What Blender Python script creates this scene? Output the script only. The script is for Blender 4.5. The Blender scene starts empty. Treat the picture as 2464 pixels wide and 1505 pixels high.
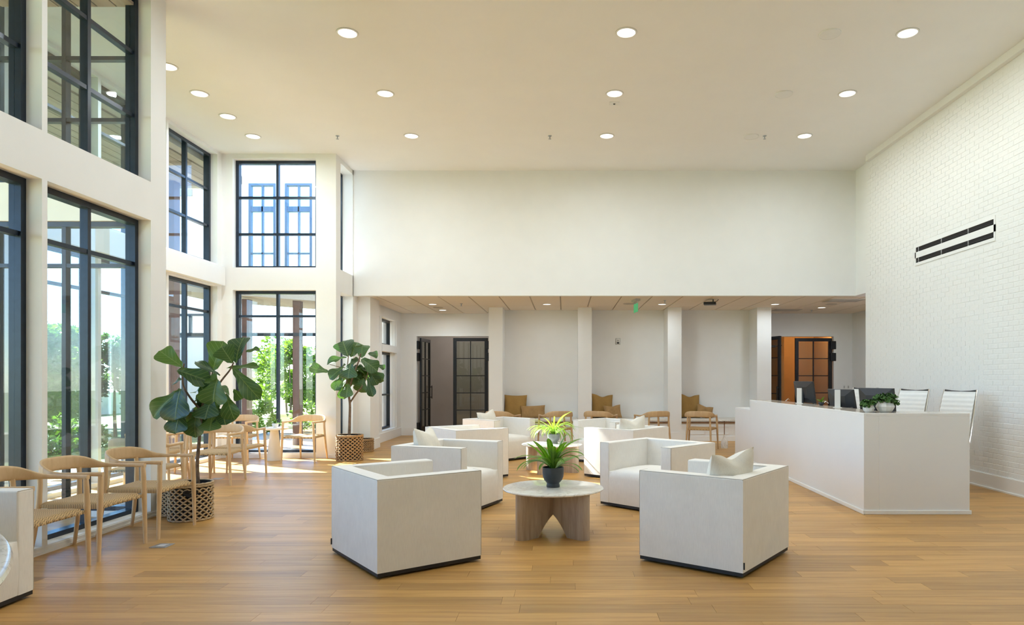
import bpy, bmesh, math, random
from mathutils import Vector, Matrix, Euler

random.seed(7)
R = math.radians
scene = bpy.context.scene
col = scene.collection

# ------------------------------------------------------------------ camera
cam_data = bpy.data.cameras.new('camera')
cam = bpy.data.objects.new('camera', cam_data)
col.objects.link(cam)
cam.location = (0.0, 0.0, 1.45)
cam.rotation_euler = (R(90), 0, 0)
cam_data.sensor_fit = 'HORIZONTAL'
cam_data.sensor_width = 36.0
cam_data.lens = 36.0 * 1643.0 / 2464.0
cam_data.shift_x = -(1358.0 - 1232.0) / 2464.0
cam_data.shift_y = (910.0 - 752.5) / 2464.0
cam_data.clip_end = 500
scene.camera = cam

# ------------------------------------------------------------------ world, sun, exposure
SUN_DIR = Vector((0.894, -0.53, -0.85)).normalized()      # direction the light travels
world = bpy.data.worlds.new('world')
scene.world = world
world.use_nodes = True
wn = world.node_tree.nodes
wl = world.node_tree.links
for n in list(wn):
    wn.remove(n)
w_out = wn.new('ShaderNodeOutputWorld')
w_bg = wn.new('ShaderNodeBackground')
w_sky = wn.new('ShaderNodeTexSky')
w_sky.sky_type = 'NISHITA'
w_sky.sun_disc = False
w_sky.sun_elevation = R(40)
w_sky.sun_rotation = math.atan2(-SUN_DIR.x, -SUN_DIR.y)
w_sky.air_density = 0.8
w_sky.dust_density = 0.0
w_sky.ozone_density = 3.0
wl.new(w_sky.outputs[0], w_bg.inputs[0])
w_bg.inputs[1].default_value = 0.9
wl.new(w_bg.outputs[0], w_out.inputs[0])

sun_data = bpy.data.lights.new('sun', 'SUN')
sun_data.energy = 38.0
sun_data.angle = R(0.6)
sun_data.color = (1.0, 0.955, 0.89)
sun = bpy.data.objects.new('sun', sun_data)
col.objects.link(sun)
sun.rotation_euler = SUN_DIR.to_track_quat('-Z', 'Y').to_euler()
sun.location = (-20, 20, 20)

LAMP_W = 20.0
LAMP_COL = (0.85, 0.945, 1.0)

vs = scene.view_settings
vs.view_transform = 'Standard'
vs.look = 'None'
vs.exposure = 0.12
vs.gamma = 1.0
vs.use_curve_mapping = False
scene.display_settings.display_device = 'sRGB'
try:
    cy = scene.cycles
    cy.use_denoising = True
    cy.denoiser = 'OPENIMAGEDENOISE'
    cy.denoising_input_passes = 'RGB_ALBEDO_NORMAL'
    cy.max_bounces = 10
    cy.diffuse_bounces = 6
    cy.glossy_bounces = 4
    cy.transmission_bounces = 8
    cy.transparent_max_bounces = 24
    cy.sample_clamp_indirect = 6.0
    cy.caustics_reflective = False
    cy.caustics_refractive = False
    cy.use_light_tree = True
except Exception:
    pass

# ------------------------------------------------------------------ materials
def new_mat(name):
    m = bpy.data.materials.new(name)
    m.use_nodes = True
    nt = m.node_tree
    b = nt.nodes['Principled BSDF']
    return m, nt, b

def setp(b, col=None, rough=None, metal=None, spec=None, **kw):
    if col is not None:
        b.inputs['Base Color'].default_value = (col[0], col[1], col[2], 1)
    if rough is not None:
        b.inputs['Roughness'].default_value = rough
    if metal is not None:
        b.inputs['Metallic'].default_value = metal
    if spec is not None:
        b.inputs['Specular IOR Level'].default_value = spec
    for k, v in kw.items():
        b.inputs[k].default_value = v

def N(nt, typ, **kw):
    n = nt.nodes.new(typ)
    for k, v in kw.items():
        if k.startswith('i_'):
            key = k[2:]
            key = int(key) if key.isdigit() else key.replace('_', ' ')
            n.inputs[key].default_value = v
        else:
            setattr(n, k, v)
    return n

def L(nt, a, b):
    nt.links.new(a, b)

def ramp(nt, fac, stops):
    r = nt.nodes.new('ShaderNodeValToRGB')
    el = r.color_ramp.elements
    while len(el) < len(stops):
        el.new(0.5)
    for e, (p, c) in zip(el, stops):
        e.position = p
        e.color = (c[0], c[1], c[2], 1)
    nt.links.new(fac, r.inputs[0])
    return r.outputs[0]

def coords(nt, kind='Object', scale=(1, 1, 1), rot=(0, 0, 0)):
    tc = nt.nodes.new('ShaderNodeTexCoord')
    mp = nt.nodes.new('ShaderNodeMapping')
    mp.inputs['Scale'].default_value = scale
    mp.inputs['Rotation'].default_value = rot
    nt.links.new(tc.outputs[kind], mp.inputs[0])
    return mp.outputs[0]

def world_coords(nt, scale=(1, 1, 1)):
    g = nt.nodes.new('ShaderNodeNewGeometry')
    mp = nt.nodes.new('ShaderNodeMapping')
    mp.inputs['Scale'].default_value = scale
    nt.links.new(g.outputs['Position'], mp.inputs[0])
    return mp.outputs[0]

def bump(nt, b, height, strength=0.3, dist=0.01):
    bn = nt.nodes.new('ShaderNodeBump')
    bn.inputs['Strength'].default_value = strength
    bn.inputs['Distance'].default_value = dist
    nt.links.new(height, bn.inputs['Height'])
    nt.links.new(bn.outputs[0], b.inputs['Normal'])

def mat_plain(name, c, rough=0.6, metal=0.0, spec=0.5, noise=0.0, nscale=40, bstr=0.0):
    m, nt, b = new_mat(name)
    setp(b, c, rough, metal, spec)
    if noise > 0 or bstr > 0:
        v = coords(nt, 'Object')
        n = N(nt, 'ShaderNodeTexNoise', i_Scale=nscale, i_Detail=4.0)
        L(nt, v, n.inputs['Vector'])
        if noise > 0:
            o = ramp(nt, n.outputs[0], [(0.3, [x * (1 - noise) for x in c]), (0.7, [min(1, x * (1 + noise)) for x in c])])
            L(nt, o, b.inputs['Base Color'])
        if bstr > 0:
            bump(nt, b, n.outputs[0], bstr, 0.004)
    return m

M = {}
M['wall'] = mat_plain('wall_paint', (0.83, 0.83, 0.82), 0.85, noise=0.012, nscale=3, bstr=0.03)
M['trim'] = mat_plain('trim_paint', (0.84, 0.84, 0.83), 0.5, noise=0.01, nscale=3)
M['ceiling'] = mat_plain('ceiling_paint', (0.86, 0.855, 0.85), 0.9, noise=0.01, nscale=2)
M['greywall'] = mat_plain('grey_plaster', (0.50, 0.48, 0.46), 0.9, noise=0.03, nscale=3)
M['tanwall'] = mat_plain('tan_paint', (0.62, 0.42, 0.20), 0.8, noise=0.04, nscale=3)
M['tile'] = mat_plain('acoustic_panel', (0.78, 0.70, 0.60), 0.95, noise=0.02, nscale=60, bstr=0.05)
M['tee'] = mat_plain('ceiling_tee', (0.50, 0.45, 0.39), 0.7)
M['black'] = mat_plain('black_steel', (0.012, 0.013, 0.016), 0.38, 0.3, noise=0.2, nscale=20)
M['blueblack_skylit'] = mat_plain('blue_black_skylit_frame', (0.014, 0.024, 0.042), 0.28, 0.2, noise=0.15, nscale=15)  # blue-black frame, made bluer to paint in light from the sky
M['chrome'] = mat_plain('polished_metal', (0.75, 0.75, 0.76), 0.18, 1.0)
M['steel'] = mat_plain('brushed_steel', (0.42, 0.43, 0.45), 0.4, 0.9, noise=0.1, nscale=60)
M['blackplastic'] = mat_plain('black_plastic', (0.02, 0.02, 0.022), 0.35)
M['whiteplastic'] = mat_plain('white_plastic', (0.80, 0.80, 0.79), 0.4)
M['greyplastic'] = mat_plain('grey_plastic', (0.45, 0.45, 0.45), 0.5)
M['base'] = mat_plain('black_base', (0.008, 0.008, 0.010), 0.5)
M['desk'] = mat_plain('desk_white', (0.80, 0.80, 0.80), 0.42, noise=0.01, nscale=2)
M['ledge'] = mat_plain('desk_reflected_brown', (0.46, 0.40, 0.33), 0.14, noise=0.12, nscale=14)  # taupe puts the brown reflected in the white top into the colour
M['pot_dark'] = mat_plain('dark_ceramic', (0.035, 0.042, 0.05), 0.42, noise=0.15, nscale=12)
M['pot_grey'] = mat_plain('grey_ceramic', (0.16, 0.17, 0.18), 0.5, noise=0.2, nscale=12)
M['pot_white'] = mat_plain('white_ceramic', (0.82, 0.82, 0.81), 0.35)
M['soil'] = mat_plain('soil', (0.03, 0.022, 0.015), 0.95, noise=0.5, nscale=60, bstr=0.6)
M['moss'] = mat_plain('moss', (0.035, 0.05, 0.012), 0.95, noise=0.6, nscale=80, bstr=0.8)
M['bark'] = mat_plain('bark', (0.16, 0.11, 0.075), 0.85, noise=0.35, nscale=25, bstr=0.4)
M['plaster_table'] = mat_plain('plaster_table', (0.80, 0.77, 0.70), 0.75, noise=0.03, nscale=9, bstr=0.06)
M['patio'] = mat_plain('patio_stone', (0.55, 0.55, 0.54), 0.85, noise=0.2, nscale=3, bstr=0.1)
M['pale_stone'] = mat_plain('pale_stone', (0.62, 0.56, 0.42), 0.9, noise=0.1, nscale=4, bstr=0.1)
M['lawn'] = mat_plain('lawn', (0.22, 0.26, 0.09), 0.95, noise=0.4, nscale=2.5, bstr=0.3)
M['brown_post'] = mat_plain('brown_post', (0.11, 0.055, 0.04), 0.6, noise=0.15, nscale=8)
M['stucco'] = mat_plain('grey_stucco', (0.36, 0.33, 0.29), 0.95, noise=0.15, nscale=60, bstr=0.4)
M['dark_inside'] = mat_plain('dark_liner', (0.012, 0.010, 0.010), 0.9)
M['white_chair'] = mat_plain('white_leather', (0.80, 0.79, 0.76), 0.45, noise=0.02, nscale=20)
M['bench'] = mat_plain('bench_cushion', (0.66, 0.63, 0.57), 0.9, noise=0.04, nscale=30, bstr=0.1)
M['walnut'] = mat_plain('walnut_edge', (0.20, 0.095, 0.04), 0.5, noise=0.25, nscale=20)

def mat_emit(name, c, s):
    m = bpy.data.materials.new(name)
    m.use_nodes = True
    nt = m.node_tree
    for n in list(nt.nodes):
        nt.nodes.remove(n)
    o = nt.nodes.new('ShaderNodeOutputMaterial')
    e = nt.nodes.new('ShaderNodeEmission')
    e.inputs[0].default_value = (c[0], c[1], c[2], 1)
    e.inputs[1].default_value = s
    nt.links.new(e.outputs[0], o.inputs[0])
    return m
M['lamp'] = mat_emit('lamp_glow', (1.0, 0.93, 0.82), 4.0)
M['exit'] = mat_emit('exit_sign_glow', (0.16, 0.62, 0.25), 0.6)

def mat_glass(name, tint=(0.90, 0.955, 0.975), refl=1.0):
    m = bpy.data.materials.new(name)
    m.use_nodes = True
    nt = m.node_tree
    for n in list(nt.nodes):
        nt.nodes.remove(n)
    o = nt.nodes.new('ShaderNodeOutputMaterial')
    mx = nt.nodes.new('ShaderNodeMixShader')
    t = nt.nodes.new('ShaderNodeBsdfTransparent')
    t.inputs[0].default_value = (tint[0], tint[1], tint[2], 1)
    g = nt.nodes.new('ShaderNodeBsdfGlossy')
    g.inputs['Roughness'].default_value = 0.0
    g.inputs[0].default_value = (refl, refl, refl, 1)
    lw = nt.nodes.new('ShaderNodeLayerWeight')
    pw = nt.nodes.new('ShaderNodeMath'); pw.operation = 'POWER'; pw.inputs[1].default_value = 5.0
    nt.links.new(lw.outputs['Facing'], pw.inputs[0])
    f = nt.nodes.new('ShaderNodeMath'); f.operation = 'MULTIPLY_ADD'; f.inputs[1].default_value = 0.85; f.inputs[2].default_value = 0.045
    nt.links.new(pw.outputs[0], f.inputs[0])
    nt.links.new(f.outputs[0], mx.inputs[0])
    nt.links.new(t.outputs[0], mx.inputs[1])
    nt.links.new(g.outputs[0], mx.inputs[2])
    nt.links.new(mx.outputs[0], o.inputs[0])
    return m
M['glass'] = mat_glass('window_glass')
M['doorglass'] = mat_glass('door_glass', (0.80, 0.82, 0.78))
M['acrylic'] = mat_glass('acrylic', (0.9, 0.93, 0.95))

def mat_wood(name, dark, mid, light, scale=(2, 14, 14), rough=0.5, attr=None, objrand=False, coord='Object', bstr=0.06):
    m, nt, b = new_mat(name)
    setp(b, mid, rough)
    if coord == 'World':
        v = world_coords(nt, scale)
    else:
        v = coords(nt, coord, scale)
    rnd = None
    if objrand:
        oi = nt.nodes.new('ShaderNodeObjectInfo')
        rnd = oi.outputs['Random']
    if attr:
        a = N(nt, 'ShaderNodeAttribute', attribute_name=attr)
        rnd = a.outputs['Fac']
    if rnd is not None:
        off = N(nt, 'ShaderNodeVectorMath', operation='SCALE')
        cx = nt.nodes.new('ShaderNodeCombineXYZ')
        L(nt, rnd, cx.inputs[0]); L(nt, rnd, cx.inputs[1]); L(nt, rnd, cx.inputs[2])
        L(nt, cx.outputs[0], off.inputs[0])
        off.inputs['Scale'].default_value = 37.0
        ad = N(nt, 'ShaderNodeVectorMath', operation='ADD')
        L(nt, v, ad.inputs[0]); L(nt, off.outputs[0], ad.inputs[1])
        v = ad.outputs[0]
    n = N(nt, 'ShaderNodeTexNoise', i_Scale=1.0, i_Detail=6.0, i_Roughness=0.62, i_Distortion=0.6)
    L(nt, v, n.inputs['Vector'])
    c = ramp(nt, n.outputs[0], [(0.28, dark), (0.5, mid), (0.72, light)])
    if rnd is not None:
        hs = nt.nodes.new('ShaderNodeHueSaturation')
        mr = N(nt, 'ShaderNodeMapRange')
        mr.inputs[3].default_value = 0.80
        mr.inputs[4].default_value = 1.14
        L(nt, rnd, mr.inputs[0])
        L(nt, mr.outputs[0], hs.inputs['Value'])
        L(nt, c, hs.inputs['Color'])
        c = hs.outputs[0]
    L(nt, c, b.inputs['Base Color'])
    bump(nt, b, n.outputs[0], bstr, 0.003)
    return m

FD, FM, FL = (0.385, 0.198, 0.055), (0.495, 0.270, 0.078), (0.575, 0.335, 0.112)
M['plank'] = mat_wood('oak_plank', FD, FM, FL, (1.3, 22, 22), 0.40, objrand=True)
M['plankfield'] = mat_wood('oak_plank_field', FD, FM, FL, (1.3, 22, 22), 0.40, attr='pid', coord='World')
M['chairwood'] = mat_wood('pale_ash', (0.56, 0.37, 0.19), (0.66, 0.46, 0.26), (0.72, 0.53, 0.32), (9, 9, 3), 0.45)
M['benchwood'] = mat_wood('oak_chair', (0.42, 0.25, 0.11), (0.52, 0.33, 0.16), (0.60, 0.40, 0.21), (9, 9, 3), 0.45)
M['tablewood'] = mat_wood('limed_oak', (0.30, 0.22, 0.16), (0.43, 0.34, 0.26), (0.54, 0.45, 0.36), (16, 16, 1.6), 0.7, bstr=0.2)
M['soffitwood'] = mat_wood('soffit_wood', (0.20, 0.15, 0.12), (0.30, 0.24, 0.19), (0.38, 0.31, 0.26), (10, 1.0, 10), 0.7, objrand=True)

def mat_fabric(name, c, var=0.06, scale=900, bstr=0.25, rough=0.95):
    m, nt, b = new_mat(name)
    setp(b, c, rough, spec=0.2)
    v = coords(nt, 'Object')
    w1 = coords(nt, 'Object', (1, 1, 0.08))
    n1 = N(nt, 'ShaderNodeTexNoise', i_Scale=220.0, i_Detail=3.0)
    L(nt, w1, n1.inputs['Vector'])
    n2 = N(nt, 'ShaderNodeTexNoise', i_Scale=7.0, i_Detail=3.0)
    L(nt, v, n2.inputs['Vector'])
    ad = N(nt, 'ShaderNodeMath', operation='MULTIPLY_ADD')
    L(nt, n1.outputs[0], ad.inputs[0]); ad.inputs[1].default_value = 0.6
    ml = N(nt, 'ShaderNodeMath', operation='MULTIPLY'); L(nt, n2.outputs[0], ml.inputs[0]); ml.inputs[1].default_value = 0.4
    L(nt, ml.outputs[0], ad.inputs[2])
    o = ramp(nt, ad.outputs[0], [(0.3, [x * (1 - var) for x in c]), (0.7, [min(1, x * (1 + var)) for x in c])])
    L(nt, o, b.inputs['Base Color'])
    bump(nt, b, n1.outputs[0], bstr, 0.0015)
    return m
M['linen'] = mat_fabric('oatmeal_linen', (0.82, 0.79, 0.745))
M['piping'] = mat_fabric('linen_piping', (0.50, 0.47, 0.43))
M['pillow'] = mat_fabric('cream_pillow', (0.76, 0.72, 0.64), 0.10)
M['mustard'] = mat_fabric('mustard_cloth', (0.36, 0.215, 0.07), 0.14)
M['ochre'] = mat_fabric('ochre_boucle', (0.36, 0.22, 0.095), 0.30)

def mat_cord(name, c):
    m, nt, b = new_mat(name)
    setp(b, c, 0.75, spec=0.3)
    v = coords(nt, 'Object')
    sx = nt.nodes.new('ShaderNodeSeparateXYZ')
    L(nt, v, sx.inputs[0])
    # chevron rows: stripes along x whose phase zig-zags with y
    fr = N(nt, 'ShaderNodeMath', operation='PINGPONG'); fr.inputs[1].default_value = 0.03
    L(nt, sx.outputs[0], fr.inputs[0])
    ad = N(nt, 'ShaderNodeMath', operation='MULTIPLY_ADD'); ad.inputs[1].default_value = 0.55
    L(nt, fr.outputs[0], ad.inputs[0]); L(nt, sx.outputs[1], ad.inputs[2])
    ml = N(nt, 'ShaderNodeMath', operation='MULTIPLY'); ml.inputs[1].default_value = 2 * math.pi / 0.0145
    L(nt, ad.outputs[0], ml.inputs[0])
    sn = N(nt, 'ShaderNodeMath', operation='SINE'); L(nt, ml.outputs[0], sn.inputs[0])
    mr = N(nt, 'ShaderNodeMapRange'); mr.inputs[1].default_value = -1; mr.inputs[2].default_value = 1
    L(nt, sn.outputs[0], mr.inputs[0])
    o = ramp(nt, mr.outputs[0], [(0.05, [x * 0.36 for x in c]), (0.45, c), (1.0, [min(1, x * 1.12) for x in c])])
    L(nt, o, b.inputs['Base Color'])
    bump(nt, b, mr.outputs[0], 0.4, 0.003)
    return m
M['cord'] = mat_cord('paper_cord', (0.56, 0.38, 0.19))
M['cord_dark'] = mat_cord('paper_cord_honey', (0.48, 0.29, 0.12))

def mat_marble(name):
    m, nt, b = new_mat(name)
    setp(b, (0.8, 0.78, 0.74), 0.14)
    v = coords(nt, 'Object')
    n = N(nt, 'ShaderNodeTexNoise', i_Scale=3.2, i_Detail=8.0, i_Roughness=0.6, i_Distortion=1.6)
    L(nt, v, n.inputs['Vector'])
    o = ramp(nt, n.outputs[0], [(0.40, (0.80, 0.77, 0.72)), (0.485, (0.77, 0.73, 0.67)), (0.50, (0.55, 0.51, 0.46)), (0.52, (0.77, 0.73, 0.68)), (0.65, (0.82, 0.80, 0.76))])
    L(nt, o, b.inputs['Base Color'])
    return m
M['marble'] = mat_marble('marble')

def mat_leaf(name, dark, light, vein, freq=7.0, rough=0.38, trans=0.25):
    m, nt, b = new_mat(name)
    setp(b, dark, rough)
    v = coords(nt, 'Object')
    sx = nt.nodes.new('ShaderNodeSeparateXYZ'); L(nt, v, sx.inputs[0])
    ab = N(nt, 'ShaderNodeMath', operation='ABSOLUTE'); L(nt, sx.outputs[0], ab.inputs[0])
    # side veins
    s1 = N(nt, 'ShaderNodeMath', operation='MULTIPLY_ADD'); s1.inputs[1].default_value = -0.8
    L(nt, ab.outputs[0], s1.inputs[0]); L(nt, sx.outputs[1], s1.inputs[2])
    s2 = N(nt, 'ShaderNodeMath', operation='MULTIPLY'); s2.inputs[1].default_value = freq
    L(nt, s1.outputs[0], s2.inputs[0])
    s3 = N(nt, 'ShaderNodeMath', operation='PINGPONG'); s3.inputs[1].default_value = 0.5
    L(nt, s2.outputs[0], s3.inputs[0])
    vn = N(nt, 'ShaderNodeMapRange'); vn.inputs[1].default_value = 0.0; vn.inputs[2].default_value = 0.07; vn.inputs[3].default_value = 1.0; vn.inputs[4].default_value = 0.0
    L(nt, s3.outputs[0], vn.inputs[0])
    mid = N(nt, 'ShaderNodeMapRange'); mid.inputs[1].default_value = 0.0; mid.inputs[2].default_value = 0.03; mid.inputs[3].default_value = 1.0; mid.inputs[4].default_value = 0.0
    L(nt, ab.outputs[0], mid.inputs[0])
    mx = N(nt, 'ShaderNodeMath', operation='MAXIMUM'); L(nt, vn.outputs[0], mx.inputs[0]); L(nt, mid.outputs[0], mx.inputs[1])
    ml = N(nt, 'ShaderNodeMath', operation='MULTIPLY'); ml.inputs[1].default_value = 0.6; L(nt, mx.outputs[0], ml.inputs[0])
    oi = nt.nodes.new('ShaderNodeObjectInfo')
    base = ramp(nt, oi.outputs['Random'], [(0.0, dark), (0.7, [(a + c) / 2 for a, c in zip(dark, light)]), (1.0, light)])
    mc = N(nt, 'ShaderNodeMix', data_type='RGBA')
    L(nt, ml.outputs[0], mc.inputs[0]); L(nt, base, mc.inputs[6]); mc.inputs[7].default_value = (vein[0], vein[1], vein[2], 1)
    L(nt, mc.outputs[2], b.inputs['Base Color'])
    bump(nt, b, mx.outputs[0], 0.25, 0.01)
    tr = nt.nodes.new('ShaderNodeBsdfTranslucent')
    hs = nt.nodes.new('ShaderNodeHueSaturation'); hs.inputs['Value'].default_value = 2.2; hs.inputs['Saturation'].default_value = 1.1
    L(nt, mc.outputs[2], hs.inputs['Color']); L(nt, hs.outputs[0], tr.inputs[0])
    ms = nt.nodes.new('ShaderNodeMixShader'); ms.inputs[0].default_value = trans
    out = nt.nodes['Material Output']
    L(nt, b.outputs[0], ms.inputs[1]); L(nt, tr.outputs[0], ms.inputs[2]); L(nt, ms.outputs[0], out.inputs[0])
    return m
M['figleaf'] = mat_leaf('fig_leaf', (0.022, 0.060, 0.018), (0.085, 0.16, 0.030), (0.20, 0.27, 0.09))
M['fernleaf'] = mat_leaf('fern_leaf', (0.06, 0.16, 0.012), (0.15, 0.30, 0.03), (0.20, 0.34, 0.05), 14)
M['spiderleaf'] = mat_leaf('spider_leaf', (0.09, 0.20, 0.015), (0.20, 0.34, 0.04), (0.28, 0.38, 0.08), 3, trans=0.3)
M['treeleaf'] = mat_leaf('tree_leaf', (0.03, 0.07, 0.015), (0.09, 0.15, 0.03), (0.08, 0.14, 0.03), 3, 0.6, 0.3)
M['treeleaf2'] = mat_leaf('tree_leaf_yellow', (0.09, 0.16, 0.02), (0.18, 0.26, 0.04), (0.14, 0.22, 0.04), 3, 0.6, 0.3)
M['juniper'] = mat_plain('juniper', (0.05, 0.13, 0.02), 0.7, noise=0.5, nscale=120)
M['basket'] = mat_plain('water_hyacinth', (0.46, 0.34, 0.20), 0.75, noise=0.25, nscale=60, bstr=0.3)
M['basket_dark'] = mat_plain('seagrass_honey', (0.40, 0.25, 0.12), 0.75, noise=0.3, nscale=60, bstr=0.3)

def mat_brick(name):
    m, nt, b = new_mat(name)
    setp(b, (0.83, 0.83, 0.81), 0.55)
    v = world_coords(nt)
    n = N(nt, 'ShaderNodeTexNoise', i_Scale=35.0, i_Detail=5.0)
    L(nt, v, n.inputs['Vector'])
    o = ramp(nt, n.outputs[0], [(0.3, (0.81, 0.81, 0.79)), (0.7, (0.845, 0.845, 0.83))])
    L(nt, o, b.inputs['Base Color'])
    bump(nt, b, n.outputs[0], 0.25, 0.006)
    return m
M['brick'] = mat_brick('painted_brick')

# ------------------------------------------------------------------ mesh helpers
class MB:
    def __init__(s):
        s.v = []; s.f = []
    def add(s, vs, fs):
        o = len(s.v)
        s.v += [tuple(p) for p in vs]
        s.f += [tuple(i + o for i in f) for f in fs]
        return s
    def box(s, x0, x1, y0, y1, z0, z1):
        return s.add([(x0, y0, z0), (x1, y0, z0), (x1, y1, z0), (x0, y1, z0), (x0, y0, z1), (x1, y0, z1), (x1, y1, z1), (x0, y1, z1)],
                     [(0, 3, 2, 1), (4, 5, 6, 7), (0, 1, 5, 4), (1, 2, 6, 5), (2, 3, 7, 6), (3, 0, 4, 7)])
    def rbox(s, x0, x1, y0, y1, z0, z1, r=0.01, seg=2):
        bm = bmesh.new()
        bmesh.ops.create_cube(bm, size=1.0)
        for v in bm.verts:
            v.co = Vector(((x0 + x1) / 2 + v.co.x * (x1 - x0), (y0 + y1) / 2 + v.co.y * (y1 - y0), (z0 + z1) / 2 + v.co.z * (z1 - z0)))
        bmesh.ops.bevel(bm, geom=list(bm.edges), offset=r, segments=seg, affect='EDGES', profile=0.5)
        bm.verts.index_update()
        s.add([v.co[:] for v in bm.verts], [[v.index for v in f.verts] for f in bm.faces])
        bm.free()
        return s
    def tube(s, pts, rad, n=10, cap=True):
        pts = [Vector(p) for p in pts]
        if not hasattr(rad, '__len__'):
            rad = [rad] * len(pts)
        rings = []
        prev = None
        for i, p in enumerate(pts):
            t = (pts[min(i + 1, len(pts) - 1)] - pts[max(i - 1, 0)]).normalized()
            if prev is None:
                a = Vector((0, 0, 1)) if abs(t.z) < 0.9 else Vector((1, 0, 0))
                u = t.cross(a).normalized()
            else:
                u = (prev - t * prev.dot(t)).normalized()
            prev = u
            w = t.cross(u)
            rings.append([p + (u * math.cos(2 * math.pi * k / n) + w * math.sin(2 * math.pi * k / n)) * rad[i] for k in range(n)])
        o = len(s.v)
        for r in rings:
            s.v += [tuple(q) for q in r]
        for i in range(len(rings) - 1):
            for k in range(n):
                a = o + i * n + k; b = o + i * n + (k + 1) % n
                s.f.append((a, b, b + n, a + n))
        if cap:
            s.f.append(tuple(o + k for k in reversed(range(n))))
            s.f.append(tuple(o + (len(rings) - 1) * n + k for k in range(n)))
        return s
    def lathe(s, prof, n=32, c=(0, 0, 0), cap=True):
        o = len(s.v)
        for (r, z) in prof:
            for k in range(n):
                a = 2 * math.pi * k / n
                s.v.append((c[0] + r * math.cos(a), c[1] + r * math.sin(a), c[2] + z))
        for i in range(len(prof) - 1):
            for k in range(n):
                a = o + i * n + k; b = o + i * n + (k + 1) % n
                s.f.append((a, b, b + n, a + n))
        if cap:
            if prof[0][0] > 1e-6:
                s.f.append(tuple(o + k for k in reversed(range(n))))
            if prof[-1][0] > 1e-6:
                s.f.append(tuple(o + (len(prof) - 1) * n + k for k in range(n)))
        return s
    def mesh(s, name, mat, smooth=False, angle=40):
        me = bpy.data.meshes.new(name)
        me.from_pydata(s.v, [], s.f)
        me.update()
        if mat:
            me.materials.append(M[mat] if isinstance(mat, str) else mat)
        if smooth:
            me.polygons.foreach_set('use_smooth', [True] * len(me.polygons))
            if angle < 180:
                me.set_sharp_from_angle(angle=R(angle))
        return me
    def build(s, name, mat, parent=None, smooth=False, angle=40, label=None, cat=None, kind=None, group=None):
        return link(name, s.mesh(name, mat, smooth, angle), parent, label, cat, kind, group)

def tag(o, label=None, cat=None, kind=None, group=None):
    if label: o['label'] = label
    if cat: o['category'] = cat
    if kind: o['kind'] = kind
    if group: o['group'] = group
    return o

def link(name, data, parent=None, label=None, cat=None, kind=None, group=None):
    o = bpy.data.objects.new(name, data)
    col.objects.link(o)
    if parent is not None:
        o.parent = parent
    return tag(o, label, cat, kind, group)

def thing(name, label, cat, loc=(0, 0, 0), rz=0.0, group=None, kind=None):
    o = link(name, None, None, label, cat, kind, group)
    o.empty_display_size = 0.1
    o.location = loc
    o.rotation_euler = (0, 0, rz)
    return o

def copy_tree(src, loc, rz, label, group=None):
    r = src.copy(); col.objects.link(r)
    r.location = loc; r.rotation_euler = (0, 0, rz)
    r['label'] = label
    if group: r['group'] = group
    for ch in list(src.children):
        c = ch.copy(); col.objects.link(c); c.parent = r
        for g in list(ch.children):
            d = g.copy(); col.objects.link(d); d.parent = c
    return r

def weighted(o):
    m = o.modifiers.new('wn', 'WEIGHTED_NORMAL')
    m.keep_sharp = True
    return o

# ================================================================== STRUCTURE
CEIL, SOF = 5.51, 3.064
XL, XR = -4.30, 5.57          # near left wall face, brick face
BAYX, BAY0, BAY1 = -6.20, 7.37, 12.35
FAS = 13.363
S = 'structure'

# ---- floor
floor = MB().box(-6.6, 7.6, -4.4, 21.0, -0.10, -0.012).build('floor', 'dark_inside', kind=S, label='warm oak plank floor running through the whole lobby', cat='floor')
PW, PL, GAP = 0.152, 1.22, 0.0016
pm = MB().box(-PL / 2 + GAP / 2, PL / 2 - GAP / 2, -PW / 2 + GAP / 2, PW / 2 - GAP / 2, -0.012, 0.0).mesh('plank', 'plank')
cells = []
row = 0
y = -4.3
rr = random.Random(3)
while y < 20.9:
    off = rr.random() * PL
    x = -6.55 - off
    while x < 7.5:
        cells.append((x + PL / 2, y + PW / 2))
        x += PL
    y += PW
    row += 1
def in_view(cx, cy):
    if cy < 4.0:
        return False
    return -0.8265 * cy - PL / 2 < cx < 0.673 * cy + PL / 2 and cx > -4.9
vis = sorted([c for c in cells if in_view(*c)], key=lambda c: c[1])[:300]
visset = set(vis)
for (cx, cy_) in vis:
    o = link('plank', pm, floor)
    o.location = (cx, cy_, 0)
fb = MB(); pids = []
for c in cells:
    if c in visset:
        continue
    fb.box(c[0] - PL / 2 + GAP / 2, c[0] + PL / 2 - GAP / 2, c[1] - PW / 2 + GAP / 2, c[1] + PW / 2 - GAP / 2, -0.012, 0.0)
    pids += [rr.random()] * 6
me = fb.mesh('plank_field', 'plankfield')
at = me.attributes.new('pid', 'FLOAT', 'FACE')
at.data.foreach_set('value', pids)
link('plank_field', me, floor, kind='stuff')

# ---- ceilings
MB().box(-4.55, 6.0, -4.4, 13.5, CEIL, CEIL + 0.2).box(-6.5, -4.55, 7.12, 12.62, CEIL, CEIL + 0.2).build(
    'ceiling', 'ceiling', kind=S, label='high warm white ceiling over the lobby with recessed downlights', cat='ceiling')
alc = MB().box(-4.4, 7.6, 13.51, 17.5, SOF + 0.03, SOF + 0.12).build('ceiling_alcove', 'tee', kind=S, label='low panelled ceiling over the bench alcove', cat='ceiling')
xs = [-0.08 + 0.61 * k for k in range(-7, 13)]
for xa in xs:
    a, b_ = max(xa, -4.10), min(xa + 0.61, 7.28)
    if b_ - a < 0.05: continue
    for (ya, yb) in ((13.50, 15.33), (15.345, 17.18)):
        MB().box(a + 0.013, b_ - 0.013, ya, yb, SOF + 0.008, SOF + 0.03).build('panel', 'tile', alc)

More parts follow.
